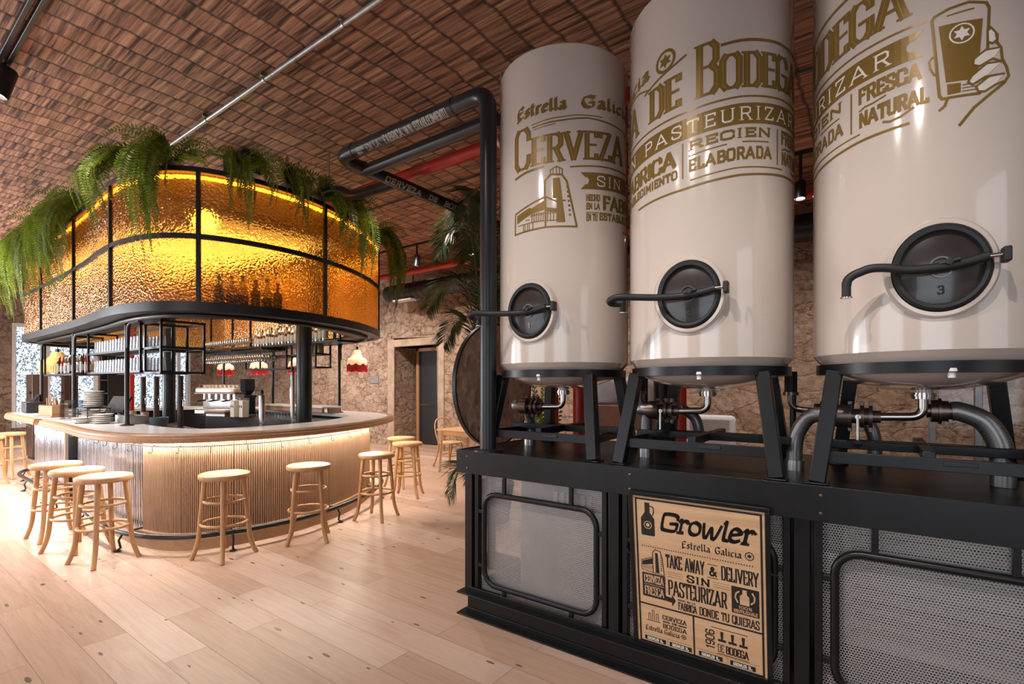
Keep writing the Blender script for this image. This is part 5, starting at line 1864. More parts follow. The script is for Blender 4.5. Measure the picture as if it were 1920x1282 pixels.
lamp('AREA', 'canopy_glow', (-8.2, 3.2, 3.27), (-8.2, 3.2, 0), 50, (1.0, 0.78, 0.52), 4.0, 1.2)
lamp('POINT', 'canopy_glow', (-5.55, 2.30, 3.16), (0, 0, 0), 3.2, (1.0, 0.82, 0.36), 0.10)
lamp('POINT', 'canopy_glow', (-8.9, 2.6, 3.16), (0, 0, 0), 3, (1.0, 0.80, 0.40), 0.13)

# two round columns inside the bar
for x, y, r, lab in ((-6.1, 3.72, 0.097, 'thick black round column inside the bar near its curved end'), (-8.2, 2.9, 0.082, 'thinner black round column with collar inside the bar, left of the thick one')):
    t = thing('round_column', lab, 'column', (x, y, 0))
    MB().tube([(x, y, 0), (x, y, 4.2)], r, 24).build('shaft', 'pipe_black', t)
    MB().lathe([(r, 0.80), (r + 0.06, 0.80), (r + 0.06, 0.93), (r + 0.03, 0.95), (r, 0.97)], 24, (x, y, 0)).build('collar', 'pipe_black', t)
    MB().lathe([(r, 2.02), (r + 0.006, 2.02), (r + 0.006, 2.035), (r, 2.035)], 24, (x, y, 0)).build('band', 'pipe_black', t)
t = thing('riser_pipe', 'red riser pipe inside the bar behind the front left post', 'pipe', (-9.1, 2.72, 0))
MB().tube([(-9.1, 2.72, 0), (-9.1, 2.72, 4.2)], 0.038, 14).build('tube', 'red_paint', t)
MB().tube([(-9.1, 2.72, 0), (-9.1, 2.72, 0.03)], 0.055, 14).build('floor_collar', 'red_paint', t)

# ------------------------------------------------------------------ hanging racks and what stands on them
def rack(x0, x1, y0, y1, zs, name, label, m='frame_black'):
    t = thing(name, label, 'shelf', ((x0 + x1) / 2, (y0 + y1) / 2, zs[0]), 'hanging racks under the canopy')
    for k, z in enumerate(zs):
        MB().box(x0, x1, y0, y1, z - 0.012, z).build('shelf_board', m, t, bevel=0.002)
    for x in (x0, x1):
        for y in (y0, y1):
            MB().box(x - 0.011, x + 0.011, y - 0.011, y + 0.011, zs[0] - 0.012, CZ0 - 0.02).build('upright', m, t)
    for z in list(zs) + [CZ0 - 0.022]:
        b = MB()
        for y in (y0, y1):
            b.box(x0, x1, y - 0.011, y + 0.011, z - 0.022, z + 0.002)
        for x in (x0, x1):
            b.box(x - 0.011, x + 0.011, y0, y1, z - 0.022, z + 0.002)
        b.build('rail_frame', m, t)
    return t


rack(-8.15, -6.35, 1.98, 2.28, (1.66, 1.90), 'glass_rack', 'two level rack of glasses hung under the canopy front by the left post')
rack(-10.3, -8.75, 1.98, 2.28, (1.66,), 'bottle_rack', 'small black framed rack of bottles hung at the far left of the canopy')
rack(-6.28, -5.85, 2.0, 2.4, (1.64, 1.90), 'open_frame_rack', 'empty square black frame hung beside the front left post')
rack(-8.85, -7.55, 4.3, 4.55, (1.78, 1.98), 'open_frame_rack', 'empty black rack hung at the back of the bar, left of the thick column')
rack(-7.4, -6.75, 4.3, 4.55, (1.78, 1.98), 'jar_rack', 'black rack with a row of jars right of the thick column')


def prof_mesh(name, prof, m, n=12):
    return MB().lathe(prof, n).build(name, m)


def place(o, spots, label, group, rot=True):
    first = True
    for p in spots:
        q = o if first else copy_tree(o)
        first = False
        q.location = p
        q['label'] = label
        if rot:
            q.rotation_euler = (0, 0, R.uniform(0, 6.28))
        q['group'] = group


# tumblers upside down on the front rack, one proto per level
tum = [(0.0, 0.0), (0.030, 0.0), (0.036, 0.12), (0.033, 0.12), (0.0, 0.115)]
for lvl, z, lab in ((0, 1.66, 'clear tumbler on the lower level of the front glass rack'), (1, 1.90, 'clear tumbler on the upper level of the front glass rack')):
    o = prof_mesh('tumbler', [(0.034, 0.0), (0.029, 0.145), (0.0, 0.15), (0.0, 0.146), (0.026, 0.14), (0.031, 0.0)], 'glass_ware')
    tag(o, lab, 'glass')
    sp_ = [(-8.08 + i * 0.099, 2.05 + 0.15 * j, z + 0.001) for j in range(2) for i in range(18)]
    place(o, sp_, lab, 'tumblers on the %s rack level' % ('lower', 'upper')[lvl])


def bottle(name, kind, h, r, label, cat='bottle'):
    t = thing(name, label, cat)
    nk = r * 0.34
    MB().lathe([(0.0, 0.0), (r * 0.92, 0.0), (r, 0.01), (r, h * 0.58), (r * 0.9, h * 0.66), (nk, h * 0.78), (nk, h * 0.94), (0.0, h * 0.94)], 14).build('body', kind, t)
    MB().lathe([(0.0, h * 0.93), (nk * 1.15, h * 0.93), (nk * 1.15, h), (0.0, h)], 10).build('cap', R.choice(['dark_box', 'red_paint', 'steel', 'white_paint']), t)
    MB().lathe([(r + 0.001, h * 0.16), (r + 0.0015, h * 0.17), (r + 0.0015, h * 0.46), (r + 0.001, h * 0.47)], 14).build('label', 'label_white', t)
    return t


# bottles on the back shelf
t = thing('back_shelf', 'long black shelf of bottles and glasses along the back of the bar', 'shelf', (-7.8, 4.3, 2.12))
MB().box(-10.2, -5.95, 4.12, 4.42, 2.10, 2.13).build('board', 'steel_black', t, bevel=0.003)
for x in (-10.1, -8.62, -7.4, -6.1):
    MB().box(x - 0.012, x + 0.012, 4.25, 4.28, 2.10, 3.34).build('hanger', 'frame_black', t)
kinds = [('bottle_clear', 0.33, 0.042, 'clear glass bottle with pale label'), ('bottle_brown', 0.28, 0.036, 'small brown bottle with pale label'), ('bottle_clear', 0.29, 0.045, 'clear glass bottle with pale label'),
         ('bottle_green', 0.31, 0.038, 'slim green bottle with pale label'), ('bottle_red', 0.31, 0.040, 'red bottle with pale label'), ('bottle_blue', 0.32, 0.040, 'pale blue bottle with pale label')]
protos = {}
x = -8.35
k = 0
seqn = [0, 2, 1, 2, 0, 3, 2, 1, 0, 0, 1, 0, 2, 5, 3, 5, 4, 4, 0, 2, 5, 0]
while x < -6.30 and k < 22:
    i = seqn[k % len(seqn)]
    kd, h, r, lab = kinds[i]
    full_lab = lab + ' on the back shelf inside the bar'
    if i not in protos:
        protos[i] = bottle('spirit_bottle', kd, h, r, full_lab)
        o = protos[i]
    else:
        o = copy_tree(protos[i])
    o['label'] = full_lab
    o['group'] = 'bottles on the back shelf, kind %s' % ('clear', 'brown', 'broad clear', 'green', 'red', 'blue')[i]
    if i == 2:
        o['label'] = 'broad shouldered clear bottle with pale label on the back shelf inside the bar'
    o.location = (x, 4.24, 2.131)
    x += 0.092
    k += 1
# bottles just behind the front amber panes
fb = {}
for i, (sx, sy, kd) in enumerate(((-4.62, 2.02, 4), (-4.58, 2.14, 0), (-4.55, 2.26, 0), (-4.52, 2.40, 4), (-4.50, 2.52, 0), (-4.49, 2.66, 4))):
    k_, h, r, lab = kinds[kd]
    lb = {4: 'red bottle', 1: 'small brown bottle', 0: 'tall clear bottle'}[kd] + ' standing behind the lower front amber pane of the canopy'
    if kd not in fb:
        fb[kd] = bottle('spirit_bottle', k_, h * 1.05, r * 1.1, lb)
        o = fb[kd]
    else:
        o = copy_tree(fb[kd])
    o.location = rp(s_of(sx, sy), CO - 0.16, CZ0 + 0.001)
    o['label'] = lb
    o['group'] = 'bottles behind the front pane, kind %d' % kd
# wine glasses standing on the back shelf
wg = [(0.0, 0.0), (0.030, 0.0), (0.030, 0.003), (0.004, 0.008), (0.004, 0.075), (0.018, 0.085), (0.036, 0.12), (0.034, 0.175), (0.031, 0.175), (0.032, 0.12), (0.012, 0.088), (0.0, 0.086)]
o = prof_mesh('wine_glass', wg, 'glass_ware')
tag(o, 'x', 'glass')
place(o, [(-10.1 + i * 0.083, 4.20 + 0.12 * j, 2.131) for j in range(2) for i in range(20)], 'wine glass standing on the left half of the back shelf', 'wine glasses on the back shelf')
# stemware hanging upside down below the back shelf
t = thing('stemware_rail', 'black slotted rail holding upside down wine glasses below the back shelf', 'rail', (-8.9, 4.2, 2.06))
for j in range(5):
    MB().box(-9.95, -7.75, 4.02 + j * 0.10, 4.035 + j * 0.10, 2.055, 2.065).build('runner', 'frame_black', t)
for xx in (-9.9, -8.8, -7.8):
    MB().box(xx - 0.01, xx + 0.01, 4.02, 4.435, 2.065, 2.10).build('hanger', 'frame_black', t)
o = prof_mesh('hanging_wine_glass', [(p[0], -p[1]) for p in wg][::-1], 'glass_ware')
tag(o, 'x', 'glass')
place(o, [(-9.9 + i * 0.079, 4.078 + 0.10 * j, 2.068) for j in range(3) for i in range(27)], 'upside down wine glass hanging below the back shelf', 'hanging wine glasses')
# jars right of the column
jr = thing('preserve_jar', 'x', 'jar')
MB().lathe([(0, 0), (0.045, 0), (0.048, 0.01), (0.048, 0.12), (0.04, 0.135), (0, 0.135)], 16).build('glass_body', 'jar_fruit', jr)
MB().lathe([(0, 0.135), (0.042, 0.135), (0.042, 0.155), (0, 0.155)], 16).build('lid', 'leather', jr)
for i in range(6):
    q = jr if i == 0 else copy_tree(jr)
    q.location = (-7.33 + i * 0.105, 4.42, 1.981)
    q['label'] = 'squat jar of amber preserves on the rack right of the thick column'
    q['group'] = 'jars on the right rack'
# bottles in the far left rack
bt_ = [bottle('spirit_bottle', kd, h * 0.95, r, 'x') for kd, h, r in (('bottle_brown', 0.30, 0.038), ('bottle_clear', 0.30, 0.04), ('bottle_red', 0.28, 0.036))]
nm_ = ('brown bottle with pale label', 'clear bottle with pale label', 'red bottle with pale label')
for i in range(15):
    q = bt_[i] if i < 3 else copy_tree(bt_[i % 3])
    q.location = (-10.2 + i * 0.10, 2.13 + 0.05 * (i % 2), 1.661)
    q['label'] = nm_[i % 3] + ' in the hanging rack at the far left of the canopy'
    q['group'] = 'bottles in the left rack, kind %s' % ('brown', 'clear', 'red')[i % 3]

# ------------------------------------------------------------------ fringed pendant lamps
def pendant(name, label, group, top, fringe):
    t = thing(name, label, 'lamp', (0, 0, 0), group)
    n = 12
    # bell: ribs make a scalloped outline
    vs, fs = [], []
    prof = [(0.055, 0.30), (0.062, 0.28), (0.075, 0.22), (0.10, 0.17), (0.145, 0.15), (0.165, 0.12), (0.172, 0.07), (0.168, 0.05)]
    seg = 48
    for r, z in prof:
        for k in range(seg):
            a = 2 * PI * k / seg
            sc_ = abs(math.sin(a * 4))
            rr = r * (1 + 0.05 * (sc_ - 0.5))
            zz = z - (0.035 * sc_ if z < 0.06 else 0)
            vs.append((rr * math.cos(a), rr * math.sin(a), zz))
    for i in range(len(prof) - 1):
        for k in range(seg):
            k2 = (k + 1) % seg
            fs.append((i * seg + k, i * seg + k2, (i + 1) * seg + k2, (i + 1) * seg + k))
    b = MB()
    b.add(vs, fs)
    b.build('shade', top, t)
    vs, fs = [], []
    for j in range(2):
        for k in range(96):
            a = 2 * PI * k / 96
            sc_ = abs(math.sin(a * 4))
            rr = 0.170 * (1 + 0.05 * (sc_ - 0.5)) + 0.003 + (0.004 if k % 2 else -0.002)
            vs.append((rr * math.cos(a), rr * math.sin(a), (0.06 - 0.035 * sc_) if j == 0 else (-0.075 - 0.025 * sc_)))
    for k in range(96):
        k2 = (k + 1) % 96
        fs.append((k, k2, 96 + k2, 96 + k))
    b = MB()
    b.add(vs, fs)
    b.build('fringe', fringe, t)
    MB().tube([(0, 0, 0.29), (0, 0, 0.36)], 0.02, 10).build('cap', 'dark_box', t)
    MB().tube([(0, 0, 0.36), (0, 0, 4.2 - 1.83)], 0.004, 6).build('cord', 'dark_box', t)
    b = MB().lathe([(0, 0.06), (0.02, 0.07), (0.03, 0.10), (0.022, 0.14), (0.014, 0.17), (0, 0.17)], 14)
    b.build('bulb', 'spot_emit', t)
    return t


pl_ = [(-7.5, 5.6, 'fringed red and cream pendant lamp, rightmost behind the bar, fully clear of the column'),
       (-9.45, 5.62, 'fringed red and cream pendant lamp half hidden by the thick black column'),
       (-10.95, 5.6, 'fringed red and cream pendant lamp behind the back post above the coffee grinder'),
       (-12.5, 5.6, 'fringed red and cream pendant lamp above the coffee machine, left of the back post')]
pr0 = None
for x, y, lab in pl_:
    if pr0 is None:
        pr0 = pendant('pendant_lamp', lab, 'red fringed pendant lamps', 'lamp_cream', 'red_fringe')
        q = pr0
    else:
        q = copy_tree(pr0)
    q.location = (x, y, 1.83)
    q['label'] = lab
    lamp('POINT', 'pendant_glow', (x, y, 1.86), (0, 0, 0), 5, (1, 0.7, 0.4), 0.05)
g0 = pendant('pendant_lamp', 'gold fringed pendant lamp by the left windows, further left of the two', 'gold pendant lamps', 'lamp_gold', 'lamp_gold')
g0.location = (-12.6, 2.6, 1.83)
g1 = copy_tree(g0)
g1.location = (-14.1, 3.33, 1.83)
g1['label'] = 'gold fringed pendant lamp by the left windows, nearer the glass rack'
for g in (g0, g1):
    g.scale = (1.5, 1.5, 1.0)

# ------------------------------------------------------------------ stools
def make_stool():
    t = thing('bar_stool', 'x', 'stool')
    H_ = 0.73
    b = MB().lathe([(0, H_ - 0.045), (0.19, H_ - 0.045), (0.198, H_ - 0.038), (0.202, H_ - 0.02), (0.198, H_ - 0.004), (0.19, H_), (0.172, H_), (0.165, H_ - 0.003), (0.0, H_ - 0.006)], 48)
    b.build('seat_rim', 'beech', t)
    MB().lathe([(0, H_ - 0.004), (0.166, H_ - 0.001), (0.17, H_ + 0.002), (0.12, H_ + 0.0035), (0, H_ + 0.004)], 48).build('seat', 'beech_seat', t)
    for k in range(4):
        a = PI / 4 + k * PI / 2
        pts = []
        rr = []
        for u, r in ((0.0, 0.250), (0.10, 0.222), (0.25, 0.196), (0.5, 0.180), (0.75, 0.164), (1.0, 0.148)):
            z = u * (H_ - 0.042)
            pts.append((r * math.cos(a), r * math.sin(a), z))
            rr.append(0.0185 + 0.003 * u)
        sm = crom([(*p, q) for p, q in zip(pts, rr)], False, 5)
        MB().tube([p[:3] for p in sm], [p[3] for p in sm], 12).build('leg', 'beech', t)
    for z, r in ((0.30, 0.178), (0.495, 0.156)):
        MB().tube([(r * math.cos(2 * PI * i / 40), r * math.sin(2 * PI * i / 40), z) for i in range(40)], 0.0122, 10, closed=True).build('hoop', 'beech', t)
    return t


ST_ = [(-5.33, 1.40, 0.25, 'front one of the left three beech stools, overlapping the slatted corner'),
       (-5.93, 1.36, 0.5, 'middle one of the three beech stools lined up at the mirrored bar side'),
       (-6.55, 1.34, 0.1, 'rear one of the three beech stools, half hidden behind its neighbour'),
       (-4.62, 2.06, 0.30, 'beech stool alone before the bar front, left of the centre pair'),
       (-4.45, 2.76, 0.95, 'beech stool alone before the slatted bar front, right of the centre pair'),
       (-4.55, 3.66, 0.35, 'beech stool at the right of the bar, in front of two others'),
       (-5.10, 4.62, 0.6, 'beech stool at the right end of the bar, in the clear behind the front one'),
       (-5.68, 5.02, 0.2, 'beech stool at the back right of the bar, mostly hidden by the worktop end'),
       (-10.75, 1.42, 0.3, 'nearer beech stool at the far left picture edge by the mirrored bar end'),
       (-11.35, 1.75, 0.8, 'farther beech stool at the far left picture edge behind another stool')]
st0 = make_stool()
for i, (x, y, a, lab) in enumerate(ST_):
    q = st0 if i == 0 else copy_tree(st0)
    q.location = (x, y, 0)
    q.rotation_euler = (0, 0, a)
    q['label'] = lab
    q['group'] = 'beech stools round the bar'


# ------------------------------------------------------------------ ferns hanging over the canopy edge
def frond(b, pts, wid, n=26, leaf=0.012):
    """feathered frond along a polyline"""
    sm = [Vector(p) for p in crom([tuple(p) for p in pts], False, 8)]
    cum = [0]
    for i in range(1, len(sm)):
        cum.append(cum[-1] + (sm[i] - sm[i - 1]).length)
    tot = cum[-1]
    b.tube(sm, [0.0035 * (1 - 0.8 * i / len(sm)) for i in range(len(sm))], 4, caps=False)
    tw = R.uniform(0, 6.28)
    j = 1
    for i in range(n):
        d = tot * (0.12 + 0.88 * i / n)
        while j < len(sm) - 1 and cum[j] < d:
            j += 1
        u = (d - cum[j - 1]) / max(1e-6, cum[j] - cum[j - 1])
        p = sm[j - 1].lerp(sm[j], u)
        t = (sm[j] - sm[j - 1]).normalized()
        s = t.cross(Vector((math.cos(tw), math.sin(tw), 0.3)))
        if s.length < 0.05:
            s = t.cross(Vector((1, 0, 0)))
        s.normalize()
        nn = t.cross(s)
        f = i / n
        L = wid * (0.55 + 0.45 * math.sin(PI * min(1, f * 1.15 + 0.1))) * (1 - 0.75 * max(0, f - 0.6) / 0.4)
        for sg in (-1, 1):
            tip = p + s * sg * L + t * L * 0.30 + nn * R.uniform(-0.25, 0.25) * L - Vector((0, 0, 0.10 * L))
            mid = p.lerp(tip, 0.45)
            w_ = t * leaf * 0.5
            b.add([p - w_ * 0.6, mid - w_ + nn * 0.004, tip, mid + w_ + nn * 0.004], [(0, 1, 2, 3)])


def fern(x, y, drop, n, spread, label, up=0.22):
    s = s_of(x, y)
    t = thing('hanging_fern', label, 'plant', tuple(rp(s, CO - 0.06, CZ2 + 0.03)), 'ferns on the canopy edge')
    root = rp(s, CO - 0.10, CZ2 + 0.06)
    o = rp(s, 1, 0) - rp(s, 0, 0)
    tn = Vector((-o.y, o.x, 0))
    MB().lathe([(0, 0), (0.07, 0), (0.085, 0.09), (0.075, 0.09), (0.07, 0.08), (0, 0.08)], 16, tuple(rp(s, CO - 0.10, CZ2 + 0.003))).build('pot', 'pot', t)
    b = MB()
    for k in range(n):
        a = R.uniform(-1, 1)
        sd = a * spread
        dl = drop * R.uniform(0.45, 1.05) * (1 - 0.35 * abs(a))
        out = R.uniform(0.10, 0.34)
        hgt = R.uniform(0.04, up)
        pts = [root + tn * sd * 0.15, root + o * out * 0.55 + tn * sd * 0.6 + Vector((0, 0, hgt)), root + o * (out * 0.85 + 0.10) + tn * sd * 0.9 + Vector((0, 0, hgt * 0.3 - 0.06)),
               root + o * (out + 0.13) + tn * sd * 1.05 - Vector((0, 0, dl * 0.5)), root + o * (out * 0.9 + 0.10 + R.uniform(-.03, .03)) + tn * (sd * 1.1 + R.uniform(-.05, .05)) - Vector((0, 0, dl))]
        frond(b, pts, R.uniform(0.045, 0.068), n=int(22 + dl * 30), leaf=0.022)
    for k in range(n // 2):
        a = R.uniform(-1, 1)
        L = R.uniform(0.2, 0.42)
        d = (o * R.uniform(-0.4, 0.8) + tn * a * 1.1).normalized()
        pts = [root, root + d * L * 0.4 + Vector((0, 0, L * 0.55)), root + d * L * 0.9 + Vector((0, 0, L * 0.55)), root + d * L * 1.25 + Vector((0, 0, L * 0.25))]
        frond(b, pts, R.uniform(0.045, 0.065), n=22, leaf=0.02)
    b.build('foliage', 'fern', t, smooth=False)
    return t


FERNS = [((-9.86, 1.84), 1.25, 24, 0.34, 'green fern at the far left end of the canopy, longest hanging'),
         ((-9.2, 1.84), 1.12, 22, 0.32, 'green fern hanging over the far left amber panes, second from the end'),
         ((-8.5, 1.82), 1.02, 22, 0.30, 'green fern at the middle of the long left side of the canopy'),
         ((-7.85, 1.80), 1.15, 22, 0.24, 'green fern over the mullion left of the canopy corner pane'),
         ((-7.35, 1.80), 0.95, 20, 0.22, 'bushy green fern just left of the canopy corner'),
         ((-5.62, 1.80), 0.62, 22, 0.20, 'green fern on the canopy corner, its left half with short fronds'),
         ((-5.22, 1.95), 1.05, 20, 0.14, 'green fern right of the canopy corner trailing past the middle rail'),
         ((-4.80, 2.30), 0.60, 14, 0.20, 'green fern on the canopy front below the ceiling speaker'),
         ((-4.80, 2.76), 0.55, 15, 0.20, 'green fern on the canopy front, middle of the right cluster'),
         ((-4.87, 3.12), 0.70, 16, 0.18, 'green fern on the canopy front left of the red pipe'),
         ((-5.0, 3.50), 0.92, 14, 0.16, 'dark fern hanging beside the mullion near the red pipe end'),
         ((-5.6, 4.56), 1.15, 22, 0.22, 'green fern at the right end of the canopy hanging past the glass')]
for p, dr_, n, spd, lab in FERNS:
    fern(p[0], p[1], dr_, n, spd, lab)


# ------------------------------------------------------------------ palm
def palm(x, y, label):
    t = thing('potted_palm', label, 'plant', (x, y, 0))
    MB().lathe([(0, 0), (0.20, 0), (0.26, 0.42), (0.24, 0.42), (0.22, 0.38), (0, 0.38)], 28, (x, y, 0)).build('pot', 'pot', t)
    b = MB()
    f = MB()
    specs = [(2.2, 3.40, 0.50, 195), (2.4, 3.15, 0.45, 240), (2.0, 2.65, 0.62, 200), (2.3, 3.5, 0.35, 270), (1.7, 2.25, 0.50, 190), (2.3, 3.3, 0.5, 150), (2.0, 2.6, 0.5, 110),
             (2.1, 2.9, 0.5, 40), (1.9, 2.5, 0.5, 330), (2.4, 3.4, 0.4, 20), (0.7, 0.62, 0.35, 235)]
    for hm, ht, reach, az in specs:
        a = math.radians(az)
        d = Vector((math.cos(a), math.sin(a), 0))
        base = Vector((x, y, 0.38)) + d * 0.04
        pts = [base, base + d * reach * 0.08 + Vector((0, 0, (hm - 0.38) * 0.6)), base + d * reach * 0.40 + Vector((0, 0, ht - 0.45)), base + d * reach * 0.85 + Vector((0, 0, ht - 0.38)), base + d * reach * 1.15 + Vector((0, 0, ht - 0.62))]
        sm = [Vector(p) for p in crom([tuple(p) for p in pts], False, 12)]
        b.tube(sm, [0.013 * (1 - 0.85 * i / len(sm)) for i in range(len(sm))], 6)
        st = len(sm) // 3
        for i in range(st, len(sm) - 1):
            for h_ in (0, 0.25, 0.5, 0.75):
                p = sm[i].lerp(sm[i + 1], h_)
                tt = (sm[i + 1] - sm[i]).normalized()
                s = tt.cross(Vector((0, 0, 1))).normalized()
                nn = s.cross(tt)
                u = (i - st) / (len(sm) - st)
                L = 0.36 * (0.55 + 0.6 * math.sin(PI * min(1.0, u * 0.9 + 0.15)))
                for sg in (-1, 1):
                    tip = p + s * sg * L * 0.8 + tt * L * 0.6 - Vector((0, 0, 0.28 * L)) + nn * R.uniform(-0.02, 0.05)
                    mid = p.lerp(tip, 0.5) + nn * 0.03
                    w_ = tt * 0.008
                    f.add([p - w_ * 0.3, mid - w_, tip, mid + w_], [(0, 1, 2, 3)])
    b.build('stems', 'bark', t)
    f.build('fronds', 'palm', t, smooth=False)


palm(-3.45, 4.35, 'tall potted palm with arching fronds behind the lettered vertical pipe')
# a smaller leafy plant behind the first tank stand
t = thing('leafy_plant', 'small bright green leafy plant seen under the first tank', 'plant', (-2.75, 4.35, 0))
MB().lathe([(0, 0), (0.14, 0), (0.18, 0.6), (0.16, 0.6), (0.15, 0.55), (0, 0.55)], 20, (-2.75, 4.35, 0)).build('planter', 'pot', t)
b = MB()
for k in range(12):
    a = R.uniform(0, 6.28)
    r0 = R.uniform(0.02, 0.12)
    h = R.uniform(1.25, 1.75)
    p0 = Vector((-2.75, 4.35, 0.55))
    frond(b, [p0, p0 + Vector((math.cos(a) * r0, math.sin(a) * r0, (h - 0.55) * 0.5)), p0 + Vector((math.cos(a) * r0 * 2, math.sin(a) * r0 * 2, h - 0.55))], 0.07, 22, 0.035)
b.build('foliage', 'fern', t, smooth=False)

# ------------------------------------------------------------------ round board behind the pipe
t = thing('round_board', 'large upright round mottled brown board with dark rim beside the black pipe', 'board', (-2.60, 3.34, 0))
q = Matrix.Translation((-2.60, 3.34, 1.5)) @ Matrix.Rotation(PI / 2, 4, 'Y')
MB().lathe([(0, -0.012), (0.51, -0.012), (0.51, 0.012), (0, 0.012)], 64, mtx=q).build('disc', 'chip', t, sharp=30)
MB().lathe([(0.508, -0.017), (0.522, -0.017), (0.522, 0.017), (0.508, 0.017), (0.508, -0.017)], 64, mtx=q).build('rim', 'frame_black', t, sharp=30)
MB().box(-2.66, -2.62, 3.31, 3.37, 0.02, 1.9).box(-2.78, -2.46, 3.18, 3.50, 0.0, 0.02).build('stand', 'frame_black', t)

# ------------------------------------------------------------------ things on the bar
t = None


def plate_stack(x, y, z, n, label):
    for i in range(n):
        q = copy_tree(PLATE) if PLATE['label'] != 'x' else PLATE
        q.location = (x + R.uniform(-.006, .006), y + R.uniform(-.006, .006), z + i * 0.021)
        q['label'] = label
        q['group'] = 'plates on the worktop, ' + label[-24:]


PLATE = MB().lathe([(0, 0), (0.055, 0), (0.062, 0.004), (0.094, 0.016), (0.092, 0.019), (0.06, 0.008), (0, 0.007)], 28).build('plate', 'ceramic')
tag(PLATE, 'x', 'plate')
tray = thing('plate_shelf', 'thin dark wire shelf carrying the upper stack of plates on the bar', 'stand', (-7.22, 1.80, CT))
MB().box(-7.40, -7.02, 1.69, 1.91, CT + 0.155, CT + 0.163).build('shelf', 'frame_black', tray)
b = MB()
for x in (-7.39, -7.03):
    for y in (1.70, 1.90):
        b.tube([(x, y, CT + 0.003), (x, y, CT + 0.156)], 0.005, 6)
b.build('legs_frame', 'frame_black', tray)
plate_stack(-7.28, 1.80, CT + 0.004, 6, 'pale plate in the lower left stack on the bar worktop')
plate_stack(-6.82, 1.78, CT + 0.004, 5, 'pale plate in the low right stack nearest the post')
plate_stack(-7.05, 1.66, CT + 0.004, 3, 'pale plate in the short front stack on the bar worktop')
plate_stack(-7.22, 1.80, CT + 0.165, 9, 'pale plate in the tall upper stack on the wire shelf')
t = thing('cash_terminal', 'black cash terminal with tilted screen behind the plate stacks', 'till', (-7.35, 2.03, CT), rz=0.0)
m = Matrix.Translation((-7.15, 2.02, CT + 0.001)) @ Matrix.Rotation(0.3, 4, 'Z')
MB().box(-0.10, 0.10, -0.07, 0.07, 0, 0.03, m).build('foot', 'dark_box', t, bevel=0.006)
MB().beam(m @ Vector((0, 0, 0.03)), m @ Vector((0, 0.02, 0.16)), 0.05, 0.03).build('neck', 'dark_box', t)
m2 = m @ Matrix.Translation((0, -0.01, 0.19)) @ Matrix.Rotation(-0.5, 4, 'X')
MB().box(-0.15, 0.15, -0.012, 0.012, -0.10, 0.11, m2).build('screen', 'dark_box', t, bevel=0.005)
t = thing('steel_tray', 'grey steel tray on the bar worktop beside the front left post', 'tray', (-6.62, 2.0, CT))
b = MB().box(-6.86, -6.42, 1.90, 2.08, CT + 0.001, CT + 0.008)
b.box(-6.86, -6.42, 1.90, 1.906, CT + 0.008, CT + 0.09).box(-6.86, -6.42, 2.074, 2.08, CT + 0.008, CT + 0.09).box(-6.86, -6.854, 1.906, 2.074, CT + 0.008, CT + 0.09).box(-6.426, -6.42, 1.906, 2.074, CT + 0.008, CT + 0.09)
b.build('body', 'galv', t, bevel=0.002)
t = thing('acrylic_case', 'clear acrylic case at the end of the long worktop', 'case', (-7.85, 1.78, CT))
b = MB()
for x0, x1, y0, y1 in ((-7.95, -7.94, 1.66, 1.9), (-7.76, -7.75, 1.66, 1.9), (-7.94, -7.76, 1.66, 1.67), (-7.94, -7.76, 1.89, 1.90)):
    b.box(x0, x1, y0, y1, CT + 0.002, CT + 0.24)
b.box(-7.94, -7.76, 1.67, 1.89, CT + 0.23, CT + 0.24)
b.build('walls', 'glass', t, smooth=False)
t = thing('cutlery_box', 'brown box full of cutlery and napkins on the far left worktop', 'box', (-8.80, 1.78, CT))
b = MB()
m = Matrix.Translation((-8.82, 1.78, CT + 0.022)) @ Matrix.Rotation(0.25, 4, 'Z')
for x0, x1, y0, y1, z0, z1 in ((-0.15, 0.15, -0.09, -0.08, 0, 0.13), (-0.15, 0.15, 0.08, 0.09, 0, 0.16), (-0.15, -0.14, -0.08, 0.08, 0, 0.14), (0.14, 0.15, -0.08, 0.08, 0, 0.14), (-0.14, 0.14, -0.08, 0.08, 0, 0.01)):
    b.box(x0, x1, y0, y1, z0, z1, m)
b.build('box_walls', 'kraft', t)
b = MB()
for i in range(16):
    p = m @ Vector((R.uniform(-0.12, 0.12), R.uniform(-0.06, 0.06), 0.01))
    b.tube([p, p + Vector((R.uniform(-.03, .03), R.uniform(-.03, .03), R.uniform(0.17, 0.25)))], 0.006, 6)
b.build('cutlery', 'kraft', t)
MB().box(-0.2, 0.22, -0.13, 0.13, -0.02, 0.0, m).build('tray', 'leather', t, bevel=0.004)
t = thing('coffee_till', 'dark grey till with a small sprig at the far left end of the bar', 'till', (-10.35, 1.9, CT))
MB().box(-10.52, -10.2, 1.75, 1.98, CT + 0.003, CT + 0.17).build('cabinet', 'dark_box', t, bevel=0.012)
MB().beam((-10.36, 1.85, CT + 0.17), (-10.36, 1.92, CT + 0.28), 0.2, 0.015).build('screen', 'screen', t, bevel=0.003)

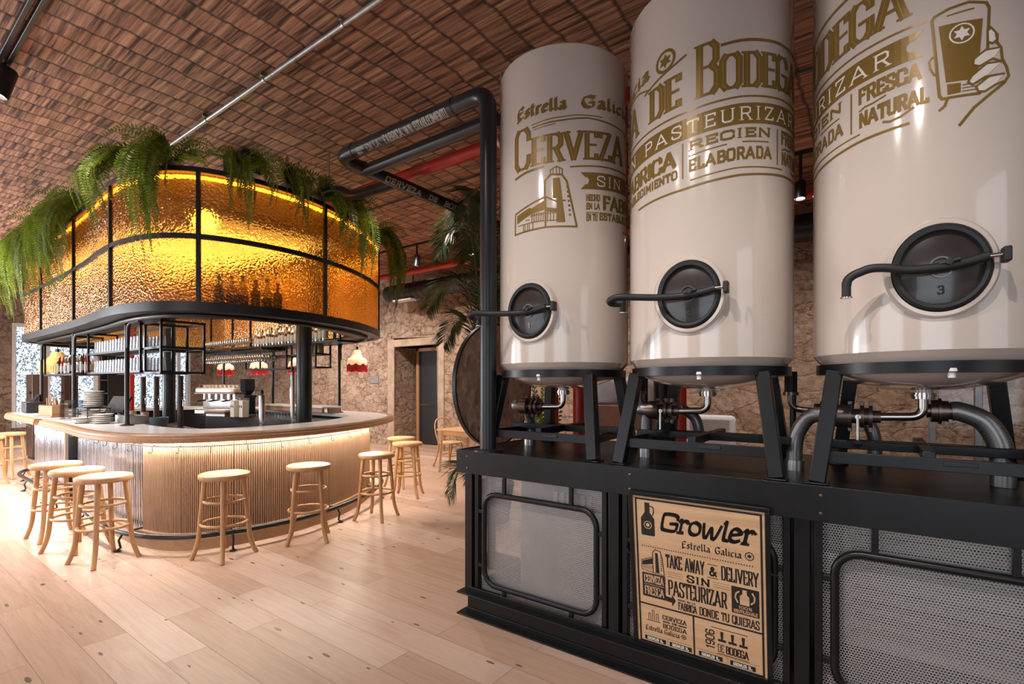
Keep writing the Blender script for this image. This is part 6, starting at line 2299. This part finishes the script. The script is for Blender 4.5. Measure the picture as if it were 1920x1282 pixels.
# items on the inner bench (top at 1.00)
BZ = 1.0
for i, (x, y, lab) in enumerate(((-7.67, 2.42, 'slim dark wooden beer tower inside the bar, left one of three'), (-7.23, 2.42, 'slim dark wooden beer tower inside the bar, middle one of three'), (-6.52, 2.42, 'slim dark wooden beer tower inside the bar, rightmost of three beside the thin column'))):
    t = thing('beer_tower', lab, 'beer tap', (x, y, BZ), 'wooden beer towers')
    MB().lathe([(0, BZ), (0.045, BZ), (0.045, BZ + 0.012), (0.031, BZ + 0.016), (0.031, BZ + 0.30), (0.033, BZ + 0.30), (0.033, BZ + 0.315), (0.031, BZ + 0.315), (0.031, BZ + 0.61), (0, BZ + 0.61)], 20, (x, y, 0)).build('column', 'tower_wood', t)
    MB().tube([(x + 0.03, y, BZ + 0.33), (x + 0.09, y, BZ + 0.33), (x + 0.09, y, BZ + 0.26)], 0.008, 8).build('spout', 'chrome', t)
    MB().lathe([(0, 0), (0.014, 0.004), (0.016, 0.016), (0, 0.03)], 12, (x + 0.08, y - 0.01, BZ + 0.34)).build('knob', 'dark_box', t)
for i, (x, y, lab) in enumerate(((-7.98, 2.40, 'stack of beige paper cups left of the beer towers'), (-7.42, 2.36, 'stack of beige paper cups between the two left beer towers'))):
    t = thing('paper_cups', lab, 'cups', (x, y, BZ), 'stacks of paper cups')
    for k in range(5):
        MB().lathe([(0.030, BZ + k * 0.014), (0.041, BZ + 0.10 + k * 0.014), (0.043, BZ + 0.104 + k * 0.014), (0.040, BZ + 0.103 + k * 0.014), (0.029, BZ + 0.004 + k * 0.014)], 20, (x, y, 0)).build('cup', 'cream_paper', t)
t = thing('plastic_tub', 'grey blue plastic tub on the inner bench in front of the middle beer tower', 'tub', (-7.05, 2.40, BZ))
MB().lathe([(0, BZ), (0.10, BZ), (0.12, BZ + 0.11), (0.114, BZ + 0.11), (0.096, BZ + 0.008), (0, BZ + 0.008)], 24, (-7.02, 2.36, 0)).build('body', 'bottle_blue', t)
for x, y, hh, r, lab in ((-5.70, 2.95, 0.38, 0.033, 'short thick chrome tap with black knob on the near inner bench'), (-5.66, 3.30, 0.66, 0.024, 'tall slim chrome water tap just left of the thick column')):
    t = thing('bar_tap', lab, 'tap', (x, y, BZ), 'chrome taps on the inner bench')
    MB().lathe([(0, BZ), (r * 1.5, BZ), (r * 1.5, BZ + 0.012), (r, BZ + 0.02), (r, BZ + hh), (r * 0.9, BZ + hh + 0.01), (0, BZ + hh + 0.012)], 24, (x, y, 0)).build('body', 'chrome', t)
    MB().tube(round_path([(x, y, BZ + hh * 0.72), (x - 0.09, y + 0.03, BZ + hh * 0.72), (x - 0.09, y + 0.03, BZ + hh * 0.5)], 0.03), 0.009, 8).build('spout', 'chrome', t)
    MB().lathe([(0, 0), (0.017, 0.006), (0.02, 0.03), (0.012, 0.055), (0, 0.06)], 14, (x, y, BZ + hh + 0.011)).build('knob', 'dark_box', t)
o = prof_mesh('short_glass', [(0, 0), (0.030, 0), (0.034, 0.075), (0.032, 0.075), (0.028, 0.006), (0, 0.006)], 'glass_ware')
tag(o, 'x', 'glass')
place(o, [(-8.2 + i * 0.09, 4.20, BZ + 0.001) for i in range(13)], 'short empty glass on the bench under the raised back counter', 'short glasses under the back counter')

# coffee machine
ex, ey = -8.95, 4.02
t = thing('coffee_machine', 'cream coffee machine with maroon stripe and chrome group heads inside the bar', 'coffee machine', (ex, ey, BZ))
m = Matrix.Translation((ex, ey, BZ)) @ Matrix.Rotation(0.35, 4, 'Z')
MB().box(-0.40, 0.40, -0.10, 0.22, 0.10, 0.42, m).build('body', 'enamel', t, bevel=0.02)
MB().box(-0.42, 0.42, -0.24, 0.20, 0.36, 0.46, m).build('hood', 'enamel', t, bevel=0.03)
MB().box(-0.425, 0.425, -0.245, 0.0, 0.352, 0.375, m).build('stripe', 'maroon', t, bevel=0.006)
MB().box(-0.40, 0.40, -0.26, 0.18, 0.02, 0.09, m).build('drip_tray', 'steel', t, bevel=0.01)
b = MB()
for x in (-0.34, 0.34):
    for y in (-0.2, 0.14):
        b.tube([m @ Vector((x, y, 0)), m @ Vector((x, y, 0.03))], 0.02, 10)
b.build('feet', 'chrome', t)
for x in (-0.26, 0.0, 0.26):
    g = MB().tube([m @ Vector((x, -0.17, 0.36)), m @ Vector((x, -0.17, 0.26))], 0.035, 18).build('group_head', 'chrome', t)
    MB().tube([m @ Vector((x, -0.17, 0.25)), m @ Vector((x, -0.34, 0.235))], 0.012, 8).build('filter_handle', 'dark_box', g)
b = MB()
for i in range(9):
    b.tube([m @ Vector((-0.36 + i * 0.09, -0.2, 0.46)), m @ Vector((-0.36 + i * 0.09, -0.2, 0.51))], 0.004, 6)
b.tube([m @ Vector((-0.4, -0.2, 0.51)), m @ Vector((0.4, -0.2, 0.51))], 0.006, 8)
b.build('cup_rail', 'chrome', t)
cup = MB().lathe([(0, 0), (0.022, 0), (0.036, 0.045), (0.033, 0.045), (0.02, 0.006), (0, 0.006)], 14).build('coffee_cup', 'ceramic')
tag(cup, 'x', 'cup')
place(cup, [tuple(m @ Vector((-0.34 + i * 0.085, -0.10 + j * 0.09, 0.461))) for j in range(3) for i in range(9)], 'small white cup on top of the cream coffee machine', 'cups on the coffee machine')
t = thing('coffee_grinder', 'black coffee grinder with square hopper beside the coffee machine', 'grinder', (-8.22, 4.02, BZ))
MB().box(-8.32, -8.12, 3.92, 4.12, BZ + 0.30, BZ + 0.34).box(-8.28, -8.16, 4.02, 4.12, BZ, BZ + 0.32).build('body', 'dark_box', t, bevel=0.008)
MB().lathe([(0, BZ + 0.34), (0.05, BZ + 0.34), (0.11, BZ + 0.42), (0.11, BZ + 0.60), (0, BZ + 0.60)], 4, (-8.22, 4.02, 0), a0=PI / 4, a1=PI / 4 + 2 * PI).build('hopper', 'screen', t, smooth=False)
MB().box(-8.31, -8.13, 3.94, 4.12, BZ, BZ + 0.03).build('base', 'steel', t, bevel=0.004)
for i, (x, y) in enumerate(((-8.16, 3.80), (-8.01, 3.86))):
    t = thing('milk_carton', ('white carton with two small dark squares, left one beside the grinder', 'white carton with two small dark squares, right one beside the grinder')[i], 'carton', (x, y, BZ), 'white cartons on the bench')
    MB().box(x - 0.06, x + 0.06, y - 0.05, y + 0.05, BZ, BZ + 0.26).build('body', 'carton', t, bevel=0.003)
    b = MB()
    for dx in (-0.028, 0.028):
        b.box(x + dx - 0.013, x + dx + 0.013, y - 0.0515, y - 0.050, BZ + 0.15, BZ + 0.185)
    b.build('print', 'screen', t)
t = thing('sandwich_grill', 'cream and maroon flat grill on the bench below the coffee machine', 'grill', (-7.95, 3.5, BZ))
m = Matrix.Translation((-8.55, 3.78, BZ)) @ Matrix.Rotation(0.3, 4, 'Z')
MB().box(-0.22, 0.22, -0.15, 0.12, 0.07, 0.11, m).build('top_plate', 'enamel', t, bevel=0.012)
MB().box(-0.222, 0.222, -0.152, 0.122, 0.045, 0.07, m).build('stripe', 'maroon', t, bevel=0.006)
MB().box(-0.20, 0.20, -0.13, 0.10, 0.0, 0.045, m).build('base', 'steel', t, bevel=0.006)

# tall dark shelving and cupboards seen through the bar on the left
t = thing('shelf_unit', 'tall black shelf unit with pale shelf edges behind the left of the bar', 'shelf', (-13.1, 3.6, 0))
MB().box(-13.4, -12.9, 3.75, 3.8, 0, 2.2).box(-13.42, -13.38, 3.45, 3.8, 0, 2.2).box(-12.92, -12.88, 3.45, 3.8, 0, 2.2).build('carcass', 'door_black', t)
for k in range(7):
    MB().box(-13.38, -12.92, 3.45, 3.75, 0.2 + k * 0.28, 0.215 + k * 0.28).build('shelf', 'steel', t)
for x, y, w_, lab in ((-13.9, 2.55, 0.5, 'dark brown tall cabinet standing before the left windows, left of its pair'), (-14.3, 3.15, 0.24, 'slim dark brown tall cabinet standing before the left windows')):
    t = thing('tall_cabinet', lab, 'cabinet', (x, y, 0), 'dark cabinets by the windows')
    MB().box(x - w_ / 2, x + w_ / 2, y - 0.12, y + 0.12, 0.05, 1.72).build('carcass', 'tower_wood', t, bevel=0.01)
    MB().box(x - w_ / 2 + 0.02, x + w_ / 2 - 0.02, y - 0.10, y + 0.10, 0.0, 0.05).build('plinth', 'door_black', t)
    MB().lathe([(0, 0), (0.03, 0.01), (0.03, 0.03), (0, 0.04)], 12, mtx=Matrix.Translation((x + w_ / 2 - 0.06, y - 0.12, 1.35)) @ Matrix.Rotation(PI / 2, 4, 'X')).build('knob', 'dark_box', t)

# ------------------------------------------------------------------ tables and chairs at the back
def make_table():
    t = thing('cafe_table', 'pale oak cafe table in the back room near the black door', 'table', (0, 0, 0))
    MB().box(-0.40, 0.40, -0.40, 0.40, 0.715, 0.745).build('table_top', 'table_wood', t, bevel=0.006)
    for sx in (-1, 1):
        for sy in (-1, 1):
            MB().beam((sx * 0.36, sy * 0.36, 0), (sx * 0.33, sy * 0.33, 0.715), 0.04, 0.04).build('leg', 'table_wood', t, bevel=0.004)
    for y in (-0.33, 0.30):
        MB().box(-0.34, 0.34, y, y + 0.03, 0.64, 0.715).build('apron', 'table_wood', t)
    return t


def make_chair():
    t = thing('bentwood_chair', 'x', 'chair', (0, 0, 0))
    MB().lathe([(0, 0.43), (0.19, 0.43), (0.205, 0.44), (0.205, 0.458), (0.19, 0.465), (0, 0.46)], 32).build('seat', 'beech_seat', t)
    for sx in (-1, 1):
        pts = crom([(sx * 0.15, -0.13, 0.43), (sx * 0.17, -0.16, 0.2), (sx * 0.20, -0.20, 0)], False, 6)
        MB().tube(pts, 0.015, 10).build('leg', 'beech', t)
        pts = crom([(sx * 0.15, 0.14, 0.45), (sx * 0.165, 0.18, 0.22), (sx * 0.19, 0.26, 0)], False, 6)
        MB().tube(pts, 0.015, 10).build('leg', 'beech', t)
    pts = crom([(-0.17, 0.13, 0.44), (-0.19, 0.20, 0.65), (-0.17, 0.235, 0.80), (-0.09, 0.25, 0.875), (0.09, 0.25, 0.875), (0.17, 0.235, 0.80), (0.19, 0.20, 0.65), (0.17, 0.13, 0.44)], False, 8)
    MB().tube(pts, 0.0135, 10).build('back_bow', 'beech', t)
    pts = crom([(-0.09, 0.15, 0.46), (-0.10, 0.20, 0.62), (-0.05, 0.235, 0.74), (0.05, 0.235, 0.74), (0.10, 0.20, 0.62), (0.09, 0.15, 0.46)], False, 8)
    MB().tube(pts, 0.009, 8).build('inner_bow', 'beech', t)
    MB().tube([(0.165 * math.cos(2 * PI * i / 30), 0.165 * math.sin(2 * PI * i / 30), 0.22) for i in range(30)], 0.008, 8, closed=True).build('hoop', 'beech', t)
    return t


tb = make_table()
tb.location = (-5.72, 6.6, 0)
ch = make_chair()
for i, (x, y, a, lab) in enumerate(((-6.3, 6.75, PI / 2 - 0.1, 'bentwood chair drawn up to the left side of the pale cafe table'), (-5.75, 7.38, -0.1, 'bentwood chair tucked in on the far side of the pale cafe table'), (-4.75, 6.6, -PI / 2, 'bentwood chair on the right side of the pale cafe table, behind the round board'))):
    q = ch if i == 0 else copy_tree(ch)
    q.location = (x, y, 0)
    q.rotation_euler = (0, 0, a)
    q['label'] = lab
    q['group'] = 'bentwood chairs round the cafe table'

t = thing('wall_plaque', 'small grey slate plaque on the stone back wall left of the doorway', 'plaque', (-10.4, YB - 0.01, 1.64))
MB().box(-10.56, -10.24, YB - 0.02, YB - 0.001, 1.55, 1.73).build('plate', 'galv', t, bevel=0.004)

# ------------------------------------------------------------------ seen between the tank legs
t = thing('linen_chest', 'reddish wooden chest on a black stand seen between the first and second tanks', 'chest', (-2.3, 5.3, 0))
MB().box(-2.75, -1.85, 5.05, 5.5, 1.02, 1.28).build('box', 'leather', t, bevel=0.01)
b = MB()
for x in (-2.7, -1.9):
    for y in (5.1, 5.45):
        b.box(x - 0.02, x + 0.02, y - 0.02, y + 0.02, 0, 1.02)
b.build('stand', 'frame_black', t)


def cushion(c, s, rz, tilt, label):
    b = MB()
    m = Matrix.Translation(c) @ Matrix.Rotation(rz, 4, 'Z') @ Matrix.Rotation(tilt, 4, 'X')
    n = 14
    vs, fs = [], []
    for sgn_ in (1, -1):
        for i in range(n + 1):
            for j in range(n + 1):
                u, v = i / n * 2 - 1, j / n * 2 - 1
                h = ((1 - u ** 4) * (1 - v ** 4)) ** 0.5
                vs.append(m @ Vector((u * s[0] / 2 * (1 - 0.05 * v * v), sgn_ * s[2] / 2 * h + 0.006 * math.sin(u * 5 + v * 4), v * s[1] / 2 * (1 - 0.05 * u * u))))
    for k in range(2):
        o = k * (n + 1) ** 2
        for i in range(n):
            for j in range(n):
                fs.append((o + i * (n + 1) + j, o + (i + 1) * (n + 1) + j, o + (i + 1) * (n + 1) + j + 1, o + i * (n + 1) + j + 1))
    b.add(vs, fs)
    o = b.build('cushion', 'cushion', sharp=180)
    return tag(o, label, 'cushion')


cushion((-2.52, 5.25, 1.44), (0.42, 0.32, 0.16), 0.2, -0.15, 'white linen cushion on the reddish chest, left one under the tanks')
cushion((-2.08, 5.26, 1.44), (0.42, 0.32, 0.16), -0.25, -0.2, 'white linen cushion on the reddish chest, right one under the tanks')
t = thing('lounge_chair', 'pale linen lounge chair seen between the legs of the second tank', 'chair', (-1.55, 5.9, 0))
MB().box(-1.82, -1.28, 5.60, 6.15, 0.16, 0.42).build('seat', 'cushion', t, bevel=0.03)
MB().box(-1.82, -1.28, 6.02, 6.18, 0.42, 1.15).build('backrest', 'cushion', t, bevel=0.05)
for x in (-1.9, -1.27):
    MB().box(x, x + 0.07, 5.62, 6.12, 0.42, 0.64).build('armrest', 'cushion', t, bevel=0.02)
for x in (-1.8, -1.35):
    for y in (5.64, 6.08):
        MB().box(x, x + 0.05, y, y + 0.05, 0, 0.16).build('foot', 'tower_wood', t)
# glazed partition at the right
t = thing('glass_partition', 'tall glass partition with slim steel posts behind the third tank', 'partition', (1.1, 5.0, 0))
for x in (0.36, 0.62, 0.92, 1.5, 2.1):
    MB().box(x - 0.022, x + 0.022, 4.97, 5.03, 0, 3.0).build('post', 'galv', t, bevel=0.003)
MB().box(0.36, 2.12, 4.97, 5.03, 2.96, 3.0).build('head_rail', 'galv', t)
gp = MB().box(0.40, 2.1, 4.996, 5.004, 0.02, 2.96).build('pane', 'pane', t, smooth=False)
put_quads(strokes('A', 0.935, 0.965, 1.475, 1.51, 0.006) + strokes('O', 0.985, 1.02, 1.475, 1.51, 0.006), lambda x, y: (x, 4.993, y), 'lettering', 'white_ink', gp)
